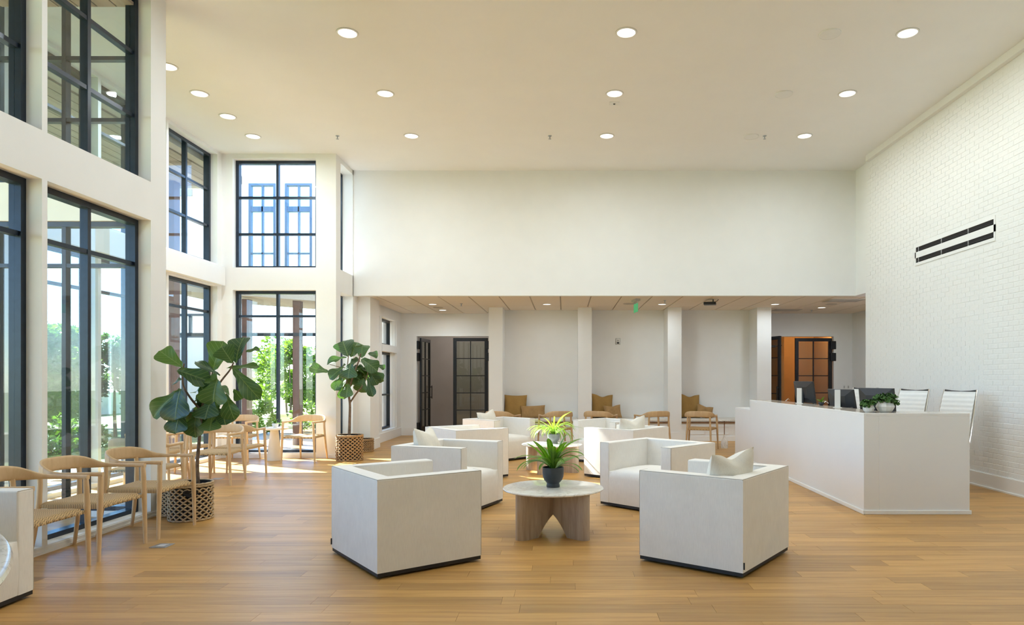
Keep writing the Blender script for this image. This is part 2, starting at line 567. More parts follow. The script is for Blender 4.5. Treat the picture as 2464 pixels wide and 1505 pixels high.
# ---- near left wall: openings every 1.48 m
HEAD, SILL2, TOPW, SILL1 = 3.09, 3.49, 5.45, 0.06
MODS = [(5.68 - 1.48 * k, 7.10 - 1.48 * k) for k in range(7)]
Y_END = MODS[-1][0] - 0.06
wb = MB()
wb.box(XL - 0.25, XL, Y_END, 7.10, 0, SILL1)
wb.box(XL - 0.25, XL, Y_END, 7.10, HEAD, SILL2)
wb.box(XL - 0.25, XL, Y_END, 7.10, TOPW, CEIL)
wb.box(XL - 0.25, XL, 7.10, BAY0, 0, CEIL)
for (a, b_) in MODS:
    wb.box(XL - 0.25, XL, a - 0.06, a, SILL1, HEAD)
    wb.box(XL - 0.25, XL, a - 0.06, a, SILL2, TOPW)
wb.build('wall_left', 'wall', kind=S, label='white wall of two storeys of windows beside the wooden armchairs', cat='wall')
MB().box(XL, XL + 0.012, Y_END, BAY0, 0, 0.05).box(XL, XL + 0.022, Y_END, BAY0 + 0.012, 0, 0.018).build('baseboard_left', 'trim', kind=S, label='low white baseboard under the near windows', cat='baseboard')

# ---- bay: front, left, back walls; return wall with a slot window
BF = 7.12
b1 = MB()
for (z0, z1) in ((0, SILL1), (HEAD, SILL2), (TOPW, CEIL)):
    b1.box(-6.0, -4.5, BF, BAY0, z0, z1)
b1.box(-6.45, -6.0, BF, BAY0, 0, CEIL).box(-4.5, XL - 0.25, BF, BAY0, 0, CEIL).box(XL - 0.25, XL, BAY0 - 0.001, BAY0, 0, CEIL)
b1.build('wall_bay_front', 'wall', kind=S, label='white wall closing the window bay behind the corner pier', cat='wall')
BL = [(7.55, 9.08), (9.14, 10.64), (10.70, 12.20)]
b2 = MB()
for (z0, z1) in ((0, SILL1), (HEAD, SILL2), (TOPW, CEIL)):
    b2.box(BAYX - 0.25, BAYX, BAY0, BAY1, z0, z1)
for (a, b_) in ((BAY0, 7.55), (9.08, 9.14), (10.64, 10.70), (12.20, BAY1)):
    b2.box(BAYX - 0.25, BAYX, a, b_, SILL1, HEAD).box(BAYX - 0.25, BAYX, a, b_, SILL2, TOPW)
b2.box(BAYX, BAYX + 0.10, BAY0, 12.28, HEAD + 0.02, SILL2 - 0.05)
b2.build('wall_bay_left', 'wall', kind=S, label='white outer wall of the bay with tall windows in two storeys', cat='wall')
b3 = MB()
BX0, BX1 = -6.0, -4.495
for (z0, z1) in ((0, 0.09), (3.04, 3.45), (5.42, CEIL)):
    b3.box(BX0, BX1, BAY1, BAY1 + 0.25, z0, z1)
b3.box(-6.45, BX0, BAY1, BAY1 + 0.25, 0, CEIL).box(BX1, -4.13, BAY1, BAY1 + 0.25, 0, CEIL)
b3.build('wall_bay_back', 'wall', kind=S, label='white end wall of the bay behind the conical side table', cat='wall')
MB().box(BAYX, -4.13, BAY1 - 0.015, BAY1, 0, 0.06).build('baseboard_bay', 'trim', kind=S, label='low white baseboard along the end of the bay', cat='baseboard')
MB().box(BAYX, BAYX + 0.015, BAY0, BAY1 - 0.015, 0, 0.055).build('baseboard_bay_left', 'trim', kind=S, label='low white baseboard under the outer bay windows', cat='baseboard')
b4 = MB()
SX = -4.13
b4.box(SX - 0.25, SX, 12.60, FAS, 0, 0.09).box(SX - 0.25, SX, 12.60, FAS, 3.04, 3.45).box(SX - 0.25, SX, 12.60, FAS, 5.42, CEIL)
b4.box(SX - 0.25, SX, FAS - 0.03, 13.65, 0, CEIL)
b4.build('wall_return', 'wall', kind=S, label='narrow white return wall with slot windows behind the smaller fig tree', cat='wall')

# ---- windows
def make_window(name, mapf, u0, u1, zs, label, mull=True, fw=0.055, fd=0.10, mat='blueblack_skylit', glass='glass'):
    """mapf(u, w, z) -> world; w runs outwards, frame sits at w 0..fd"""
    root = link(name, None, None, label, 'window', S)
    def bx(mb, a, b, c, d, e, f):
        p = mapf(a, c, e); q = mapf(b, d, f)
        mb.box(min(p[0], q[0]), max(p[0], q[0]), min(p[1], q[1]), max(p[1], q[1]), e, f)
    z0, z1 = zs[0], zs[-1]
    fr = MB()
    bx(fr, u0, u0 + fw, 0, fd, z0, z1); bx(fr, u1 - fw, u1, 0, fd, z0, z1)
    bx(fr, u0 + fw, u1 - fw, 0, fd, z0, z0 + fw * 0.8); bx(fr, u0 + fw, u1 - fw, 0, fd, z1 - fw, z1)
    fr.build('window_frame', mat, root)
    us = [u0, (u0 + u1) / 2, u1] if mull else [u0, u1]
    if mull:
        c = us[1]
        m = MB(); bx(m, c - 0.022, c + 0.022, 0.015, fd - 0.01, z0 + fw * 0.8, z1 - fw); m.build('mullion', mat, root)
    for z in zs[1:-1]:
        t = MB(); bx(t, u0 + fw, u1 - fw, 0.02, fd - 0.015, z - 0.02, z + 0.02); t.build('transom', mat, root)
    for i in range(len(us) - 1):
        for j in range(len(zs) - 1):
            p = MB()
            bx(p, us[i] + (fw if i == 0 else 0.018), us[i + 1] - (fw if i == len(us) - 2 else 0.018), fd * 0.5, fd * 0.5 + 0.006,
               zs[j] + (fw * 0.8 if j == 0 else 0.016), zs[j + 1] - (fw if j == len(zs) - 2 else 0.016))
            p.build('pane', glass, root)
    return root

wn_i = [0]
def wname():
    wn_i[0] += 1
    return 'window_%d' % wn_i[0]
ORD = ['first', 'second', 'third', 'fourth', 'fifth', 'sixth', 'seventh']
LOWZ, UPZ = [SILL1, 2.63, HEAD], [SILL2, 4.16, 4.81, TOPW]
leftmap = lambda u, w, z: (XL - 0.13 - w, u, z)
for k, (a, b_) in enumerate(MODS):
    make_window(wname(), leftmap, a, b_, LOWZ, 'tall lower black framed window behind the wooden armchairs, %s from the corner pier' % ORD[k])
    make_window(wname(), leftmap, a, b_, UPZ, 'upper six pane black framed window, %s from the corner pier' % ORD[k])
baymap = lambda u, w, z: (BAYX - 0.12 - w, u, z)
for k, (a, b_) in enumerate(BL):
    nm = ['nearest the corner pier', 'in the middle of the bay side', 'next to the bay end wall'][k]
    make_window(wname(), baymap, a, b_, LOWZ, 'tall lower window in the outer bay wall, ' + nm)
    make_window(wname(), baymap, a, b_, UPZ, 'upper window in the outer bay wall, ' + nm)
backmap = lambda u, w, z: (u, BAY1 + 0.12 + w, z)
make_window(wname(), backmap, BX0, BX1, [0.09, 2.58, 3.04], 'tall lower window in the bay end wall behind the conical table')
make_window(wname(), backmap, BX0, BX1, [3.45, 4.08, 4.75, 5.42], 'upper six pane window in the bay end wall')
frontmap = lambda u, w, z: (u, BF + 0.13 - w, z)
make_window(wname(), frontmap, -6.0, -4.5, LOWZ, 'tall lower window of the bay wall facing back towards the near windows')
make_window(wname(), frontmap, -6.0, -4.5, UPZ, 'upper window of the bay wall facing back towards the near windows')
retmap = lambda u, w, z: (SX - 0.20 - w * 0.6, u, z)
make_window(wname(), retmap, 12.60, FAS - 0.03, [0.09, 2.58, 3.04], 'lower slot window in the return wall behind the smaller fig tree', mull=False, fw=0.03)
make_window(wname(), retmap, 12.60, FAS - 0.03, [3.45, 5.42], 'upper slot window in the return wall', mull=False, fw=0.03)

# ---- fascia wall above the alcove
MB().box(SX, 5.70, FAS, 13.50, SOF - 0.004, CEIL).build('wall_fascia', 'wall', kind=S, label='broad white wall above the low alcove opening', cat='wall')
MB().box(5.70, 6.0, 12.60, 13.50, SOF - 0.004, CEIL).build('wall_right_upper', 'wall', kind=S, label='narrow plain strip between brick wall and the wall over the alcove', cat='wall')

# ---- brick wall
brickwall = MB().box(XR + 0.0028, XR + 0.25, -4.4, 12.63, 0, CEIL).build('wall_right', 'brick', kind=S, label='white painted brick wall behind the reception desk', cat='wall')
CP, BP = 0.0677, 0.2032
bm_b = MB().rbox(-0.0, 0.012, -BP / 2 + 0.0035, BP / 2 - 0.0035, -CP / 2 + 0.0035, CP / 2 - 0.0035, 0.0022, 1).mesh('brick', 'brick')
ncourse = int((5.40 - 0.20) / CP)
bricks = []
for c in range(ncourse):
    z = 0.20 + CP * (c + 0.5)
    y = 12.63 - BP / 2 + (BP / 2 if c % 2 else 0)
    while y > 2.0:
        if y + BP / 2 <= 12.631:
            bricks.append((y, z))
        y -= BP
SLOT = (8.80, 10.86, 3.22, 3.56)
bricks = [b for b in bricks if not (SLOT[0] - BP / 2 < b[0] < SLOT[1] + BP / 2 and SLOT[2] - CP / 2 < b[1] < SLOT[3] + CP / 2)]
near = sorted([b for b in bricks if b[0] > 8.25], key=lambda b: b[0])[:300]
ns = set(near)
rb = random.Random(5)
for (y, z) in near:
    o = link('brick', bm_b, brickwall)
    o.location = (XR + rb.uniform(-0.0012, 0.0012), y, z)
bf = MB()
for (y, z) in bricks:
    if (y, z) in ns: continue
    dx = rb.uniform(-0.0012, 0.0012)
    bf.box(XR + dx, XR + 0.012, y - BP / 2 + 0.0035, y + BP / 2 - 0.0035, z - CP / 2 + 0.0035, z + CP / 2 - 0.0035)
bf.build('brick_field', 'brick', brickwall, kind='stuff')
MB().box(XR - 0.025, XR + 0.01, -4.4, 12.60, 0, 0.19).box(XR - 0.04, XR + 0.01, -4.4, 12.60, 0, 0.02).box(XR - 0.012, XR + 0.01, -4.4, 12.60, 0.19, 0.20).build('baseboard_right', 'trim', kind=S, label='tall white baseboard at the foot of the brick wall', cat='baseboard')
MB().box(5.50, XR + 0.02, -4.4, 12.47, 5.405, CEIL).build('trim_1', 'trim', kind=S, label='flat white cornice board along the top of the brick wall', cat='trim')

# ---- alcove
MB().box(SX - 0.25, -3.88, 13.65, 14.30, 0, SOF + 0.05).build('wall_alcove_pier', 'wall', kind=S, label='white pier at the corner of the alcove beyond the small basket', cat='wall')
MB().box(SX, -3.862, 13.63, 14.32, 0, 0.20).build('baseboard_pier', 'trim', kind=S, label='white baseboard wrapping the alcove corner pier', cat='baseboard')
aw = MB()
AX = -4.12
aw.box(AX - 0.25, AX, 14.30, 17.2, 0, 0.24).box(AX - 0.25, AX, 14.30, 17.2, 2.84, SOF + 0.05)
for (a, b_) in ((14.30, 14.50), (15.22, 15.42), (16.78, 17.2)):
    aw.box(AX - 0.25, AX, a, b_, 0.24, 2.84)
aw.box(AX - 0.22, AX + 0.01, 14.50, 15.22, 2.06, 2.22).box(AX - 0.22, AX + 0.01, 15.42, 16.78, 2.06, 2.22)
aw.build('wall_alcove_left', 'wall', kind=S, label='white alcove side wall with deep white window casings', cat='wall')
MB().box(AX, AX + 0.02, 14.32, 17.2, 0, 0.20).build('baseboard_alcove_left', 'trim', kind=S, label='white baseboard below the alcove side windows', cat='baseboard')
amap = lambda u, w, z: (AX - 0.14 - w, u, z)
for (a, b_, nm) in ((14.50, 15.22, 'near the corner pier'), (15.42, 16.78, 'near the open black door')):
    make_window(wname(), amap, a, b_, [0.24, 1.05, 2.06], 'tall lower window in the alcove side wall, ' + nm, mull=False, mat='black')
    make_window(wname(), amap, a, b_, [2.22, 2.84], 'short upper window in the alcove side wall, ' + nm, mull=False, mat='black')
ti = 1
for (a, b_) in ((14.50, 15.22), (15.42, 16.78)):
    t = MB()
    for (ya, yb, dx) in ((b_ - 0.06, b_, 0.03), (b_ - 0.11, b_ - 0.06, 0.08), (a, a + 0.06, 0.03)):
        t.box(AX - 0.14, AX - dx, ya, yb, 0.24, 2.06).box(AX - 0.14, AX - dx, ya, yb, 2.22, 2.84)
    ti += 1
    t.build('trim_%d' % ti, 'trim', kind=S, label='stepped white casing of the alcove window ' + ('by the pier' if a < 15 else 'by the door'), cat='trim')

DY = 17.2
MB().box(AX - 0.25, -3.72, DY, DY + 0.14, 0, SOF + 0.05).box(-3.72, -1.90, DY, DY + 0.14, 2.5, SOF + 0.05).box(-1.90, -1.60, DY, DY + 0.14, 0, SOF + 0.05).build(
    'wall_alcove_back', 'wall', kind=S, label='white wall around the open double doors left of the benches', cat='wall')
ti += 1
MB().box(-3.80, -3.72, DY - 0.015, DY, 0, 2.57).box(-3.72, -1.90, DY - 0.015, DY, 2.5, 2.57).build('trim_%d' % ti, 'trim', kind=S, label='white casing around the left double doors', cat='trim')
MB().box(AX, -3.80, DY - 0.018, DY, 0, 0.20).build('baseboard_alcove_back', 'trim', kind=S, label='white baseboard left of the open double doors', cat='baseboard')

# bench block: pilasters, niche wall, soffit of niche
PX = [(-1.738, -1.423), (0.315, 0.630), (2.378, 2.693), (4.43, 4.756)]
PF, NB = 15.69, 16.35
names_p = ['beside the left double doors', 'second from the left double doors', 'third from the left double doors', 'beside the right double doors']
for (a, b_), nm in zip(PX, names_p):
    i = PX.index((a, b_)) + 1
    MB().box(a, b_, PF, 17.35 if i in (1, 4) else NB + 0.02, 0, SOF + 0.03).build('wall_pier_%d' % i, 'wall', kind=S, label='slim white pier between bench niches, ' + nm, cat='wall')
    MB().box(a - 0.018, b_ + 0.018, PF - 0.018, PF + 0.30, 0, 0.20).build('baseboard_pier_%d' % i, 'trim', kind=S, label='white baseboard around the slim pier ' + nm, cat='baseboard')
MB().box(-1.45, 4.50, NB, NB + 0.15, 0, SOF + 0.03).build('wall_niche', 'wall', kind=S, label='pale back wall of the three bench niches', cat='wall')

# right part of alcove
RY = 17.3
MB().box(4.70, 4.86, RY, RY + 0.14, 0, SOF + 0.05).box(4.86, 6.82, RY, RY + 0.14, 2.5, SOF + 0.05).box(6.82, 7.4, RY, RY + 0.14, 0, SOF + 0.05).build(
    'wall_alcove_right_back', 'wall', kind=S, label='white wall around the right double doors behind the desk', cat='wall')
ti += 1
MB().box(6.82, 6.91, RY - 0.015, RY, 0, 2.59).box(4.86, 6.82, RY - 0.015, RY, 2.5, 2.59).build('trim_%d' % ti, 'trim', kind=S, label='white casing around the right double doors', cat='trim')
MB().box(7.29, 7.45, 12.5, RY, 0, SOF + 0.05).box(XR + 0.25, 7.29, 12.48, 12.63, 0, SOF + 0.05).build('wall_alcove_right', 'wall', kind=S, label='bluish shaded side wall beyond the brick wall end', cat='wall')
MB().box(6.91, 7.29, RY - 0.018, RY, 0, 0.20).box(7.272, 7.29, 12.63, RY, 0, 0.2).build('baseboard_alcove_right', 'trim', kind=S, label='white baseboard in the right corner of the alcove', cat='baseboard')

# rooms beyond the doors
MB().box(-4.6, -1.3, 20.6, 20.75, 0, 3.1).box(-4.75, -4.6, DY + 0.14, 20.75, 0, 3.1).box(-1.45, -1.30, DY + 0.14, 20.6, 0, 3.1).box(-4.75, -1.3, DY + 0.14, 20.75, 3.1, 3.2).build(
    'wall_room_left', 'greywall', kind=S, label='plain grey room seen through the left double doors', cat='wall')
MB().box(4.4, 7.6, 20.4, 20.55, 0, 3.1).box(4.3, 4.45, RY + 0.14, 20.5, 0, 3.1).box(7.45, 7.6, RY + 0.14, 20.4, 0, 3.1).box(5.95, 6.08, 18.9, 20.4, 0, 3.1).box(4.3, 7.6, RY + 0.14, 20.55, 3.1, 3.2).build(
    'wall_room_right', 'tanwall', kind=S, label='warm tan corridor seen through the right double doors', cat='wall')

# rear of the lobby, behind the viewpoint
MB().box(-4.55, 6.0, -4.4, -4.15, 0, CEIL).build('wall_rear', 'wall', kind=S, label='plain white wall closing the lobby opposite the alcove', cat='wall')
MB().box(XL - 0.25, XL, -4.15, Y_END, 0, CEIL).build('wall_left_rear', 'wall', kind=S, label='plain end of the window wall farthest from the alcove', cat='wall')

# ================================================================== DOORS
def door_leaf(name, hinge, ang, w, flip, label, rows=5, h=2.46, hinges=True):
    """leaf runs from the hinge along local +x; local y is thickness"""
    o = thing(name, label, 'door', hinge, R(ang), kind=S)
    fr = MB(); st = 0.085; t = 0.022
    fr.box(0, st, -t, t, 0.01, h).box(w - st, w, -t, t, 0.01, h).box(st, w - st, -t, t, 0.01, 0.20).box(st, w - st, -t, t, h - st, h)
    fr.build('door_frame', 'black', o)
    z0, z1 = 0.20, h - st
    MB().box(w / 2 - 0.011, w / 2 + 0.011, -t * 0.8, t * 0.8, z0, z1).build('muntin', 'black', o)
    for k in range(1, rows):
        z = z0 + (z1 - z0) * k / rows
        MB().box(st, w - st, -t * 0.8, t * 0.8, z - 0.011, z + 0.011).build('muntin', 'black', o)
    for i in range(2):
        for k in range(rows):
            xa = st if i == 0 else w / 2 + 0.011
            xb = w / 2 - 0.011 if i == 0 else w - st
            MB().box(xa, xb, -0.003, 0.003, z0 + (z1 - z0) * k / rows + 0.011, z0 + (z1 - z0) * (k + 1) / rows - 0.011).build('pane', 'doorglass', o)
    hd = MB().rbox(w - 0.055, w - 0.03, -0.08, -0.06, 0.9, 1.25, 0.006, 1).box(w - 0.05, w - 0.035, -0.06, -t, 0.93, 0.95).box(w - 0.05, w - 0.035, -0.06, -t, 1.2, 1.22)
    hd.build('handle', 'black', o)
    if hinges:
        for z in (0.22, 1.98, 2.28):
            MB().rbox(-0.09, 0.05, 0.0225, 0.075, z - 0.105, z + 0.105, 0.012, 2).build('hinge', 'black', o)
    return o
door_leaf('door_1', (-3.64, DY + 0.07, 0), 86, 0.88, 1, 'black glazed door leaf swung open into the grey room')
door_leaf('door_2', (-1.93, DY + 0.07, 0), 180, 0.88, 1, 'closed black glazed door leaf beside the grey opening')
door_leaf('door_3', (4.90, RY - 0.03, 0), -72, 0.93, 1, 'black glazed door leaf swung towards the benches beside the last pier')
door_leaf('door_4', (6.79, RY + 0.05, 0), 180, 0.93, 1, 'closed black glazed door leaf with amber light behind it')
# door closer and lever inside the corridor
dc = thing('door_closer', 'black door closer arm at the head of the tan corridor', 'door closer', (5.36, 17.75, 2.27))
MB().rbox(-0.13, 0.13, -0.03, 0.03, -0.03, 0.03, 0.01, 1).build('closer_body', 'black', dc)
MB().tube([(0.12, 0, 0.0), (0.30, 0.04, 0.03)], 0.014, 6).build('closer_arm', 'black', dc)

# ================================================================== FITTINGS ON CEILINGS AND WALLS
def cpos(px, py, h):
    d = h * 1643.0 / (910 - py)
    return (px - 1358) / 1643.0 * d, d
def downlight(x, y, z, label, group, r=0.108, power=None, lit=True):
    o = thing('downlight', label, 'ceiling light', (x, y, z), 0, group)
    MB().lathe([(r * 1.16, -0.0), (r * 1.16, -0.008), (r, -0.010), (r * 0.97, -0.002)], 28, cap=False).build('trim_ring', 'whiteplastic', o, True)
    MB().lathe([(0.0001, 0.0), (r * 0.98, -0.0)], 28, (0, 0, -0.003), cap=False).build('lamp_face', 'lamp', o)
    MB().lathe([(r * 1.19, -0.0005), (r * 1.19, -0.003), (r * 1.15, -0.003)], 28, cap=False).build('shade_ring', 'greyplastic', o)  # grey ring paints the thin shade line around the trim
    ld = bpy.data.lights.new('downlight_lamp', 'AREA')
    ld.shape = 'DISK'; ld.size = r * 1.7
    ld.energy = power if power is not None else LAMP_W
    ld.color = LAMP_COL
    ld.spread = R(175)
    lo = bpy.data.objects.new('downlight_lamp', ld); col.objects.link(lo)
    lo.parent = o; lo.location = (0, 0, -0.02)
    return o
H_C = CEIL - 1.45
spots = [(836, 79, 'nearest row, left of the ceiling middle'), (1507, 78, 'nearest row, at the ceiling middle'), (2184, 79, 'nearest row, by the brick wall'),
         (927, 225, 'middle row, left of the ceiling middle'), (1479, 225, 'middle row, at the ceiling middle'), (2039, 225, 'middle row, by the brick wall'),
         (990, 327, 'farthest row, left of the ceiling middle'), (1460, 327, 'farthest row, at the ceiling middle'), (1936, 327, 'farthest row, by the brick wall'),
         (480, 225, 'over the bay mouth, second from the corner pier'), (548, 280, 'over the bay mouth, third from the corner pier'), (609, 328, 'over the bay mouth, by the end window'),
         (403, 160, 'half hidden by the corner pier')]
for (px, py, nm) in spots:
    x, y = cpos(px, py, H_C)
    if x < -4.2: x = max(x, -5.6)
    downlight(x, y, CEIL, 'recessed white downlight in the high ceiling, ' + nm, 'downlights in the high ceiling')
for yy, nm in ((6.22, 'first'), (4.42, 'second')):  # added rows out of view, continuing the grid to brighten the lobby
    for xx, nx in ((-2.55, 'window side'), (0.71, 'middle'), (4.02, 'brick side')):
        downlight(xx, yy, CEIL, 'added unseen downlight out towards the entrance, %s row, %s' % (nm, nx), 'downlights in the high ceiling')
H_S = SOF - 1.45
asp = [(1041, 733, 'front one by the left double doors', 10), (1065, 747, 'rear one by the left double doors', 8), (1316, 733, 'before the first niche', 10), (1593, 733, 'before the middle niche', 10),
       (1865, 733, 'before the last pier', 10), (1977, 741, 'before the right double doors', 8)]
for (px, py, nm, pw) in asp:
    x, y = cpos(px, py, H_S)
    downlight(x, y, SOF + 0.008, 'small recessed downlight in the low alcove ceiling, ' + nm, 'downlights in the alcove ceiling', 0.085, pw)

def sprinkler(x, y, z, label):
    o = thing('sprinkler', label, 'sprinkler', (x, y, z), 0, 'ceiling sprinklers')
    MB().lathe([(0.032, 0), (0.030, -0.008), (0.012, -0.010)], 14).build('escutcheon', 'steel', o, True)
    MB().lathe([(0.010, -0.008), (0.010, -0.03), (0.006, -0.05)], 10).build('sprinkler_body', 'steel', o, True)
    MB().lathe([(0.024, -0.052), (0.024, -0.056)], 12).build('deflector', 'steel', o)
for (px, py, nm) in ((812, 327, 'above the return wall'), (1323, 327, 'at the ceiling middle'), (1840, 327, 'towards the brick wall')):
    x, y = cpos(px, py, H_C); sprinkler(x, y, CEIL, 'pendent sprinkler head in the high ceiling, ' + nm)
for (px, py, nm) in ((1110, 732, 'near the left double doors'), (1600, 724, 'near the exit sign'), (1953, 747, 'near the right double doors')):
    x, y = cpos(px, py, H_S); sprinkler(x, y, SOF + 0.008, 'pendent sprinkler head in the alcove ceiling, ' + nm)
for (px, py, nm) in ((1997, 81, 'nearest row'), (1886, 226, 'middle row'), (1807, 328, 'farthest row')):
    x, y = cpos(px, py, H_C)
    o = thing('ceiling_speaker', 'flat round white speaker cover in the high ceiling, ' + nm, 'speaker', (x, y, CEIL), 0, 'round covers in the high ceiling')
    MB().lathe([(0.125, 0), (0.125, -0.012), (0.118, -0.014)], 28, cap=False).build('speaker_rim', 'whiteplastic', o, True)
    MB().lathe([(0.0001, -0.013), (0.118, -0.013)], 28, cap=False).build('grille', 'whiteplastic', o)
x, y = cpos(1478, 249, H_C)
o = thing('ceiling_sensor', 'small square white sensor plate with a dark eye in the ceiling', 'sensor', (x, y, CEIL))
MB().rbox(-0.075, 0.075, -0.06, 0.06, -0.008, 0, 0.003, 1).build('plate', 'whiteplastic', o)
MB().lathe([(0.018, -0.007), (0.014, -0.016), (0.0001, -0.018)], 12).build('lens', 'blackplastic', o, True)
for (px, py, nm, r) in ((1054, 741, 'beside the two left lamps', 0.11), (2000, 733, 'beside the right lamp', 0.12), (1515, 732, 'behind the exit sign', 0.14)):
    x, y = cpos(px, py, H_S)
    o = thing('ceiling_speaker', 'round tan speaker grille in the alcove ceiling ' + nm, 'speaker', (x, y, SOF + 0.008), 0, 'round grilles in the alcove ceiling')
    MB().lathe([(r, 0), (r, -0.008), (r * 0.93, -0.010)], 24, cap=False).build('speaker_rim', 'tee', o, True)
    MB().lathe([(0.0001, -0.008), (r * 0.93, -0.008)], 24, cap=False).build('grille', 'tee', o)
for (px, py, nm, w, dd) in ((1893, 747, 'by the last pier', 0.62, 0.40), (2030, 724, 'by the end of the brick wall', 0.72, 0.5)):
    x, y = cpos(px, py, H_S)
    o = thing('ceiling_vent', 'square dark air return grille in the alcove ceiling ' + nm, 'vent', (x, y, SOF + 0.008), 0, 'air grilles in the alcove ceiling')
    MB().box(-w / 2, w / 2, -dd / 2, -dd / 2 + 0.03, -0.012, 0).box(-w / 2, w / 2, dd / 2 - 0.03, dd / 2, -0.012, 0).box(-w / 2, -w / 2 + 0.03, -dd / 2 + 0.03, dd / 2 - 0.03, -0.012, 0).box(w / 2 - 0.03, w / 2, -dd / 2 + 0.03, dd / 2 - 0.03, -0.012, 0).build('vent_frame', 'tee', o)
    n = 7
    for k in range(n):
        yy = -dd / 2 + 0.05 + (dd - 0.1) * k / (n - 1)
        MB().box(-w / 2 + 0.03, w / 2 - 0.03, yy - 0.012, yy + 0.012, -0.010, -0.004).build('slat', 'tee', o)
    MB().box(-w / 2 + 0.03, w / 2 - 0.03, -dd / 2 + 0.03, dd / 2 - 0.03, -0.003, -0.001).build('vent_core', 'dark_inside', o)
# exit sign, seen edge on
x, y = cpos(1530, 722, H_S)
o = thing('exit_sign', 'green edge lit exit sign hanging edge on from the alcove ceiling', 'sign', (x, y, SOF + 0.008), R(9))
MB().rbox(-0.05, 0.05, -0.17, 0.17, -0.045, 0, 0.006, 1).build('sign_canopy', 'greyplastic', o)
MB().box(-0.010, 0.010, -0.15, 0.15, -0.09, -0.045).build('sign_bracket', 'greyplastic', o)
MB().box(-0.006, 0.006, -0.15, 0.15, -0.265, -0.09).build('sign_panel', 'exit', o)
# hanging projector
x, y = cpos(1710, 722, H_S)
o = thing('ceiling_projector', 'small black device hung under the alcove ceiling', 'projector', (x, y, SOF + 0.008), R(-15))
MB().tube([(0.05, 0, 0), (0.05, 0, -0.05)], 0.012, 8).build('mount_pole', 'black', o)
MB().rbox(-0.14, 0.11, -0.10, 0.10, -0.115, -0.055, 0.012, 2).build('projector_body', 'blackplastic', o)
MB().tube([(0.08, 0.02, -0.06), (0.13, 0.03, -0.03), (0.16, 0.03, 0.0)], 0.006, 10).build('cable', 'blackplastic', o)
# wall devices
o = thing('fire_alarm', 'small white alarm plate on the middle niche wall', 'alarm', (1.282, NB, 2.325))
MB().rbox(-0.045, 0.045, -0.03, 0.0, -0.065, 0.065, 0.006, 1).build('plate', 'whiteplastic', o)
MB().rbox(-0.018, 0.018, -0.045, -0.028, 0.0, 0.035, 0.005, 1).build('lens', 'greyplastic', o)
MB().rbox(-0.056, 0.056, -0.012, 0.0, -0.076, 0.076, 0.004, 1).build('back_plate', 'greyplastic', o)
MB().box(-0.028, 0.028, -0.034, -0.028, -0.055, -0.02).build('grille', 'blackplastic', o)
for px, nm in ((2031, 'nearer the doors'), (2041, 'nearer the corner')):
    xx = (px - 1358) / 1643.0 * RY
    o = thing('wall_switch', 'small white wall switch right of the amber door, ' + nm, 'switch', (xx, RY, 1.45 - 22 * RY / 1643))
    MB().rbox(-0.035, 0.035, -0.008, 0, -0.055, 0.055, 0.003, 1).build('plate', 'whiteplastic', o)
    MB().rbox(-0.016, 0.016, -0.014, -0.007, -0.03, 0.03, 0.003, 1).build('rocker', 'greyplastic', o)
# slot diffuser in the brick wall
o = thing('slot_diffuser', 'long twin slot air diffuser set in the brick wall', 'vent', (XR, 9.83, 3.39))
h0, h1 = -1.01, 1.01
MB().box(-0.007, 0.002, h0, h1, 0.122, 0.165).box(-0.007, 0.002, h0, h1, -0.046, 0.048).box(-0.007, 0.002, h0, h1, -0.165, -0.120).box(-0.007, 0.002, h0, h0 + 0.03, -0.12, 0.122).box(-0.007, 0.002, h1 - 0.03, h1, -0.12, 0.122).build('diffuser_frame', 'trim', o)
for z in (0.085, -0.083):
    MB().box(-0.001, 0.002, h0 + 0.03, h1 - 0.03, z - 0.037, z + 0.037).build('slot_back', 'dark_inside', o)
    MB().tube([(-0.004, h0 + 0.05, z - 0.016), (-0.004, h1 - 0.05, z - 0.016)], 0.004, 6).build('slot_bar', 'blackplastic', o)
    for yy in (-0.42, 0.25, 0.9):
        MB().box(-0.006, -0.001, yy - 0.012, yy + 0.012, z - 0.037, z + 0.037).build('divider', 'steel', o)
# floor boxes
for (x, y, nm) in ((-3.47, 5.89, 'beside the wooden armchairs at the near windows'), (-4.98, 9.80, 'under the chairs standing in the bay')):
    o = thing('floor_outlet', 'flat metal floor outlet plate ' + nm, 'floor outlet', (x, y, 0), 0.0, 'floor outlets')
    MB().rbox(-0.07, 0.07, -0.075, 0.075, 0.0, 0.004, 0.0015, 1).build('plate', 'steel', o)
    MB().rbox(-0.035, 0.035, -0.04, 0.04, 0.004, 0.006, 0.001, 1).build('flap', 'greyplastic', o)

# corridor lamp (amber light behind the right doors)
o = thing('corridor_lamp', 'warm ceiling lamp in the tan corridor', 'ceiling light', (6.9, 18.9, 3.1))
MB().lathe([(0.16, 0), (0.16, -0.03), (0.14, -0.06), (0.0001, -0.07)], 24).build('lamp_shade', 'lamp', o, True)
ld = bpy.data.lights.new('corridor_light', 'POINT'); ld.energy = 26; ld.color = (1.0, 0.66, 0.32); ld.shadow_soft_size = 0.12
lo = bpy.data.objects.new('corridor_light', ld); col.objects.link(lo); lo.parent = o; lo.location = (0, 0, -0.2)
o = thing('added_room_lamp', 'added unseen lamp lighting the grey room', 'ceiling light', (-2.9, 19.2, 3.1))  # added lamp out of view that brightens the room behind the doors
MB().lathe([(0.16, 0), (0.16, -0.03), (0.14, -0.06), (0.0001, -0.07)], 24).build('lamp_shade', 'lamp', o, True)
ld = bpy.data.lights.new('added_room_light', 'POINT'); ld.energy = 22; ld.color = (1.0, 0.92, 0.85); ld.shadow_soft_size = 0.12
lo = bpy.data.objects.new('added_room_light', ld); col.objects.link(lo); lo.parent = o; lo.location = (0, 0, -0.2)

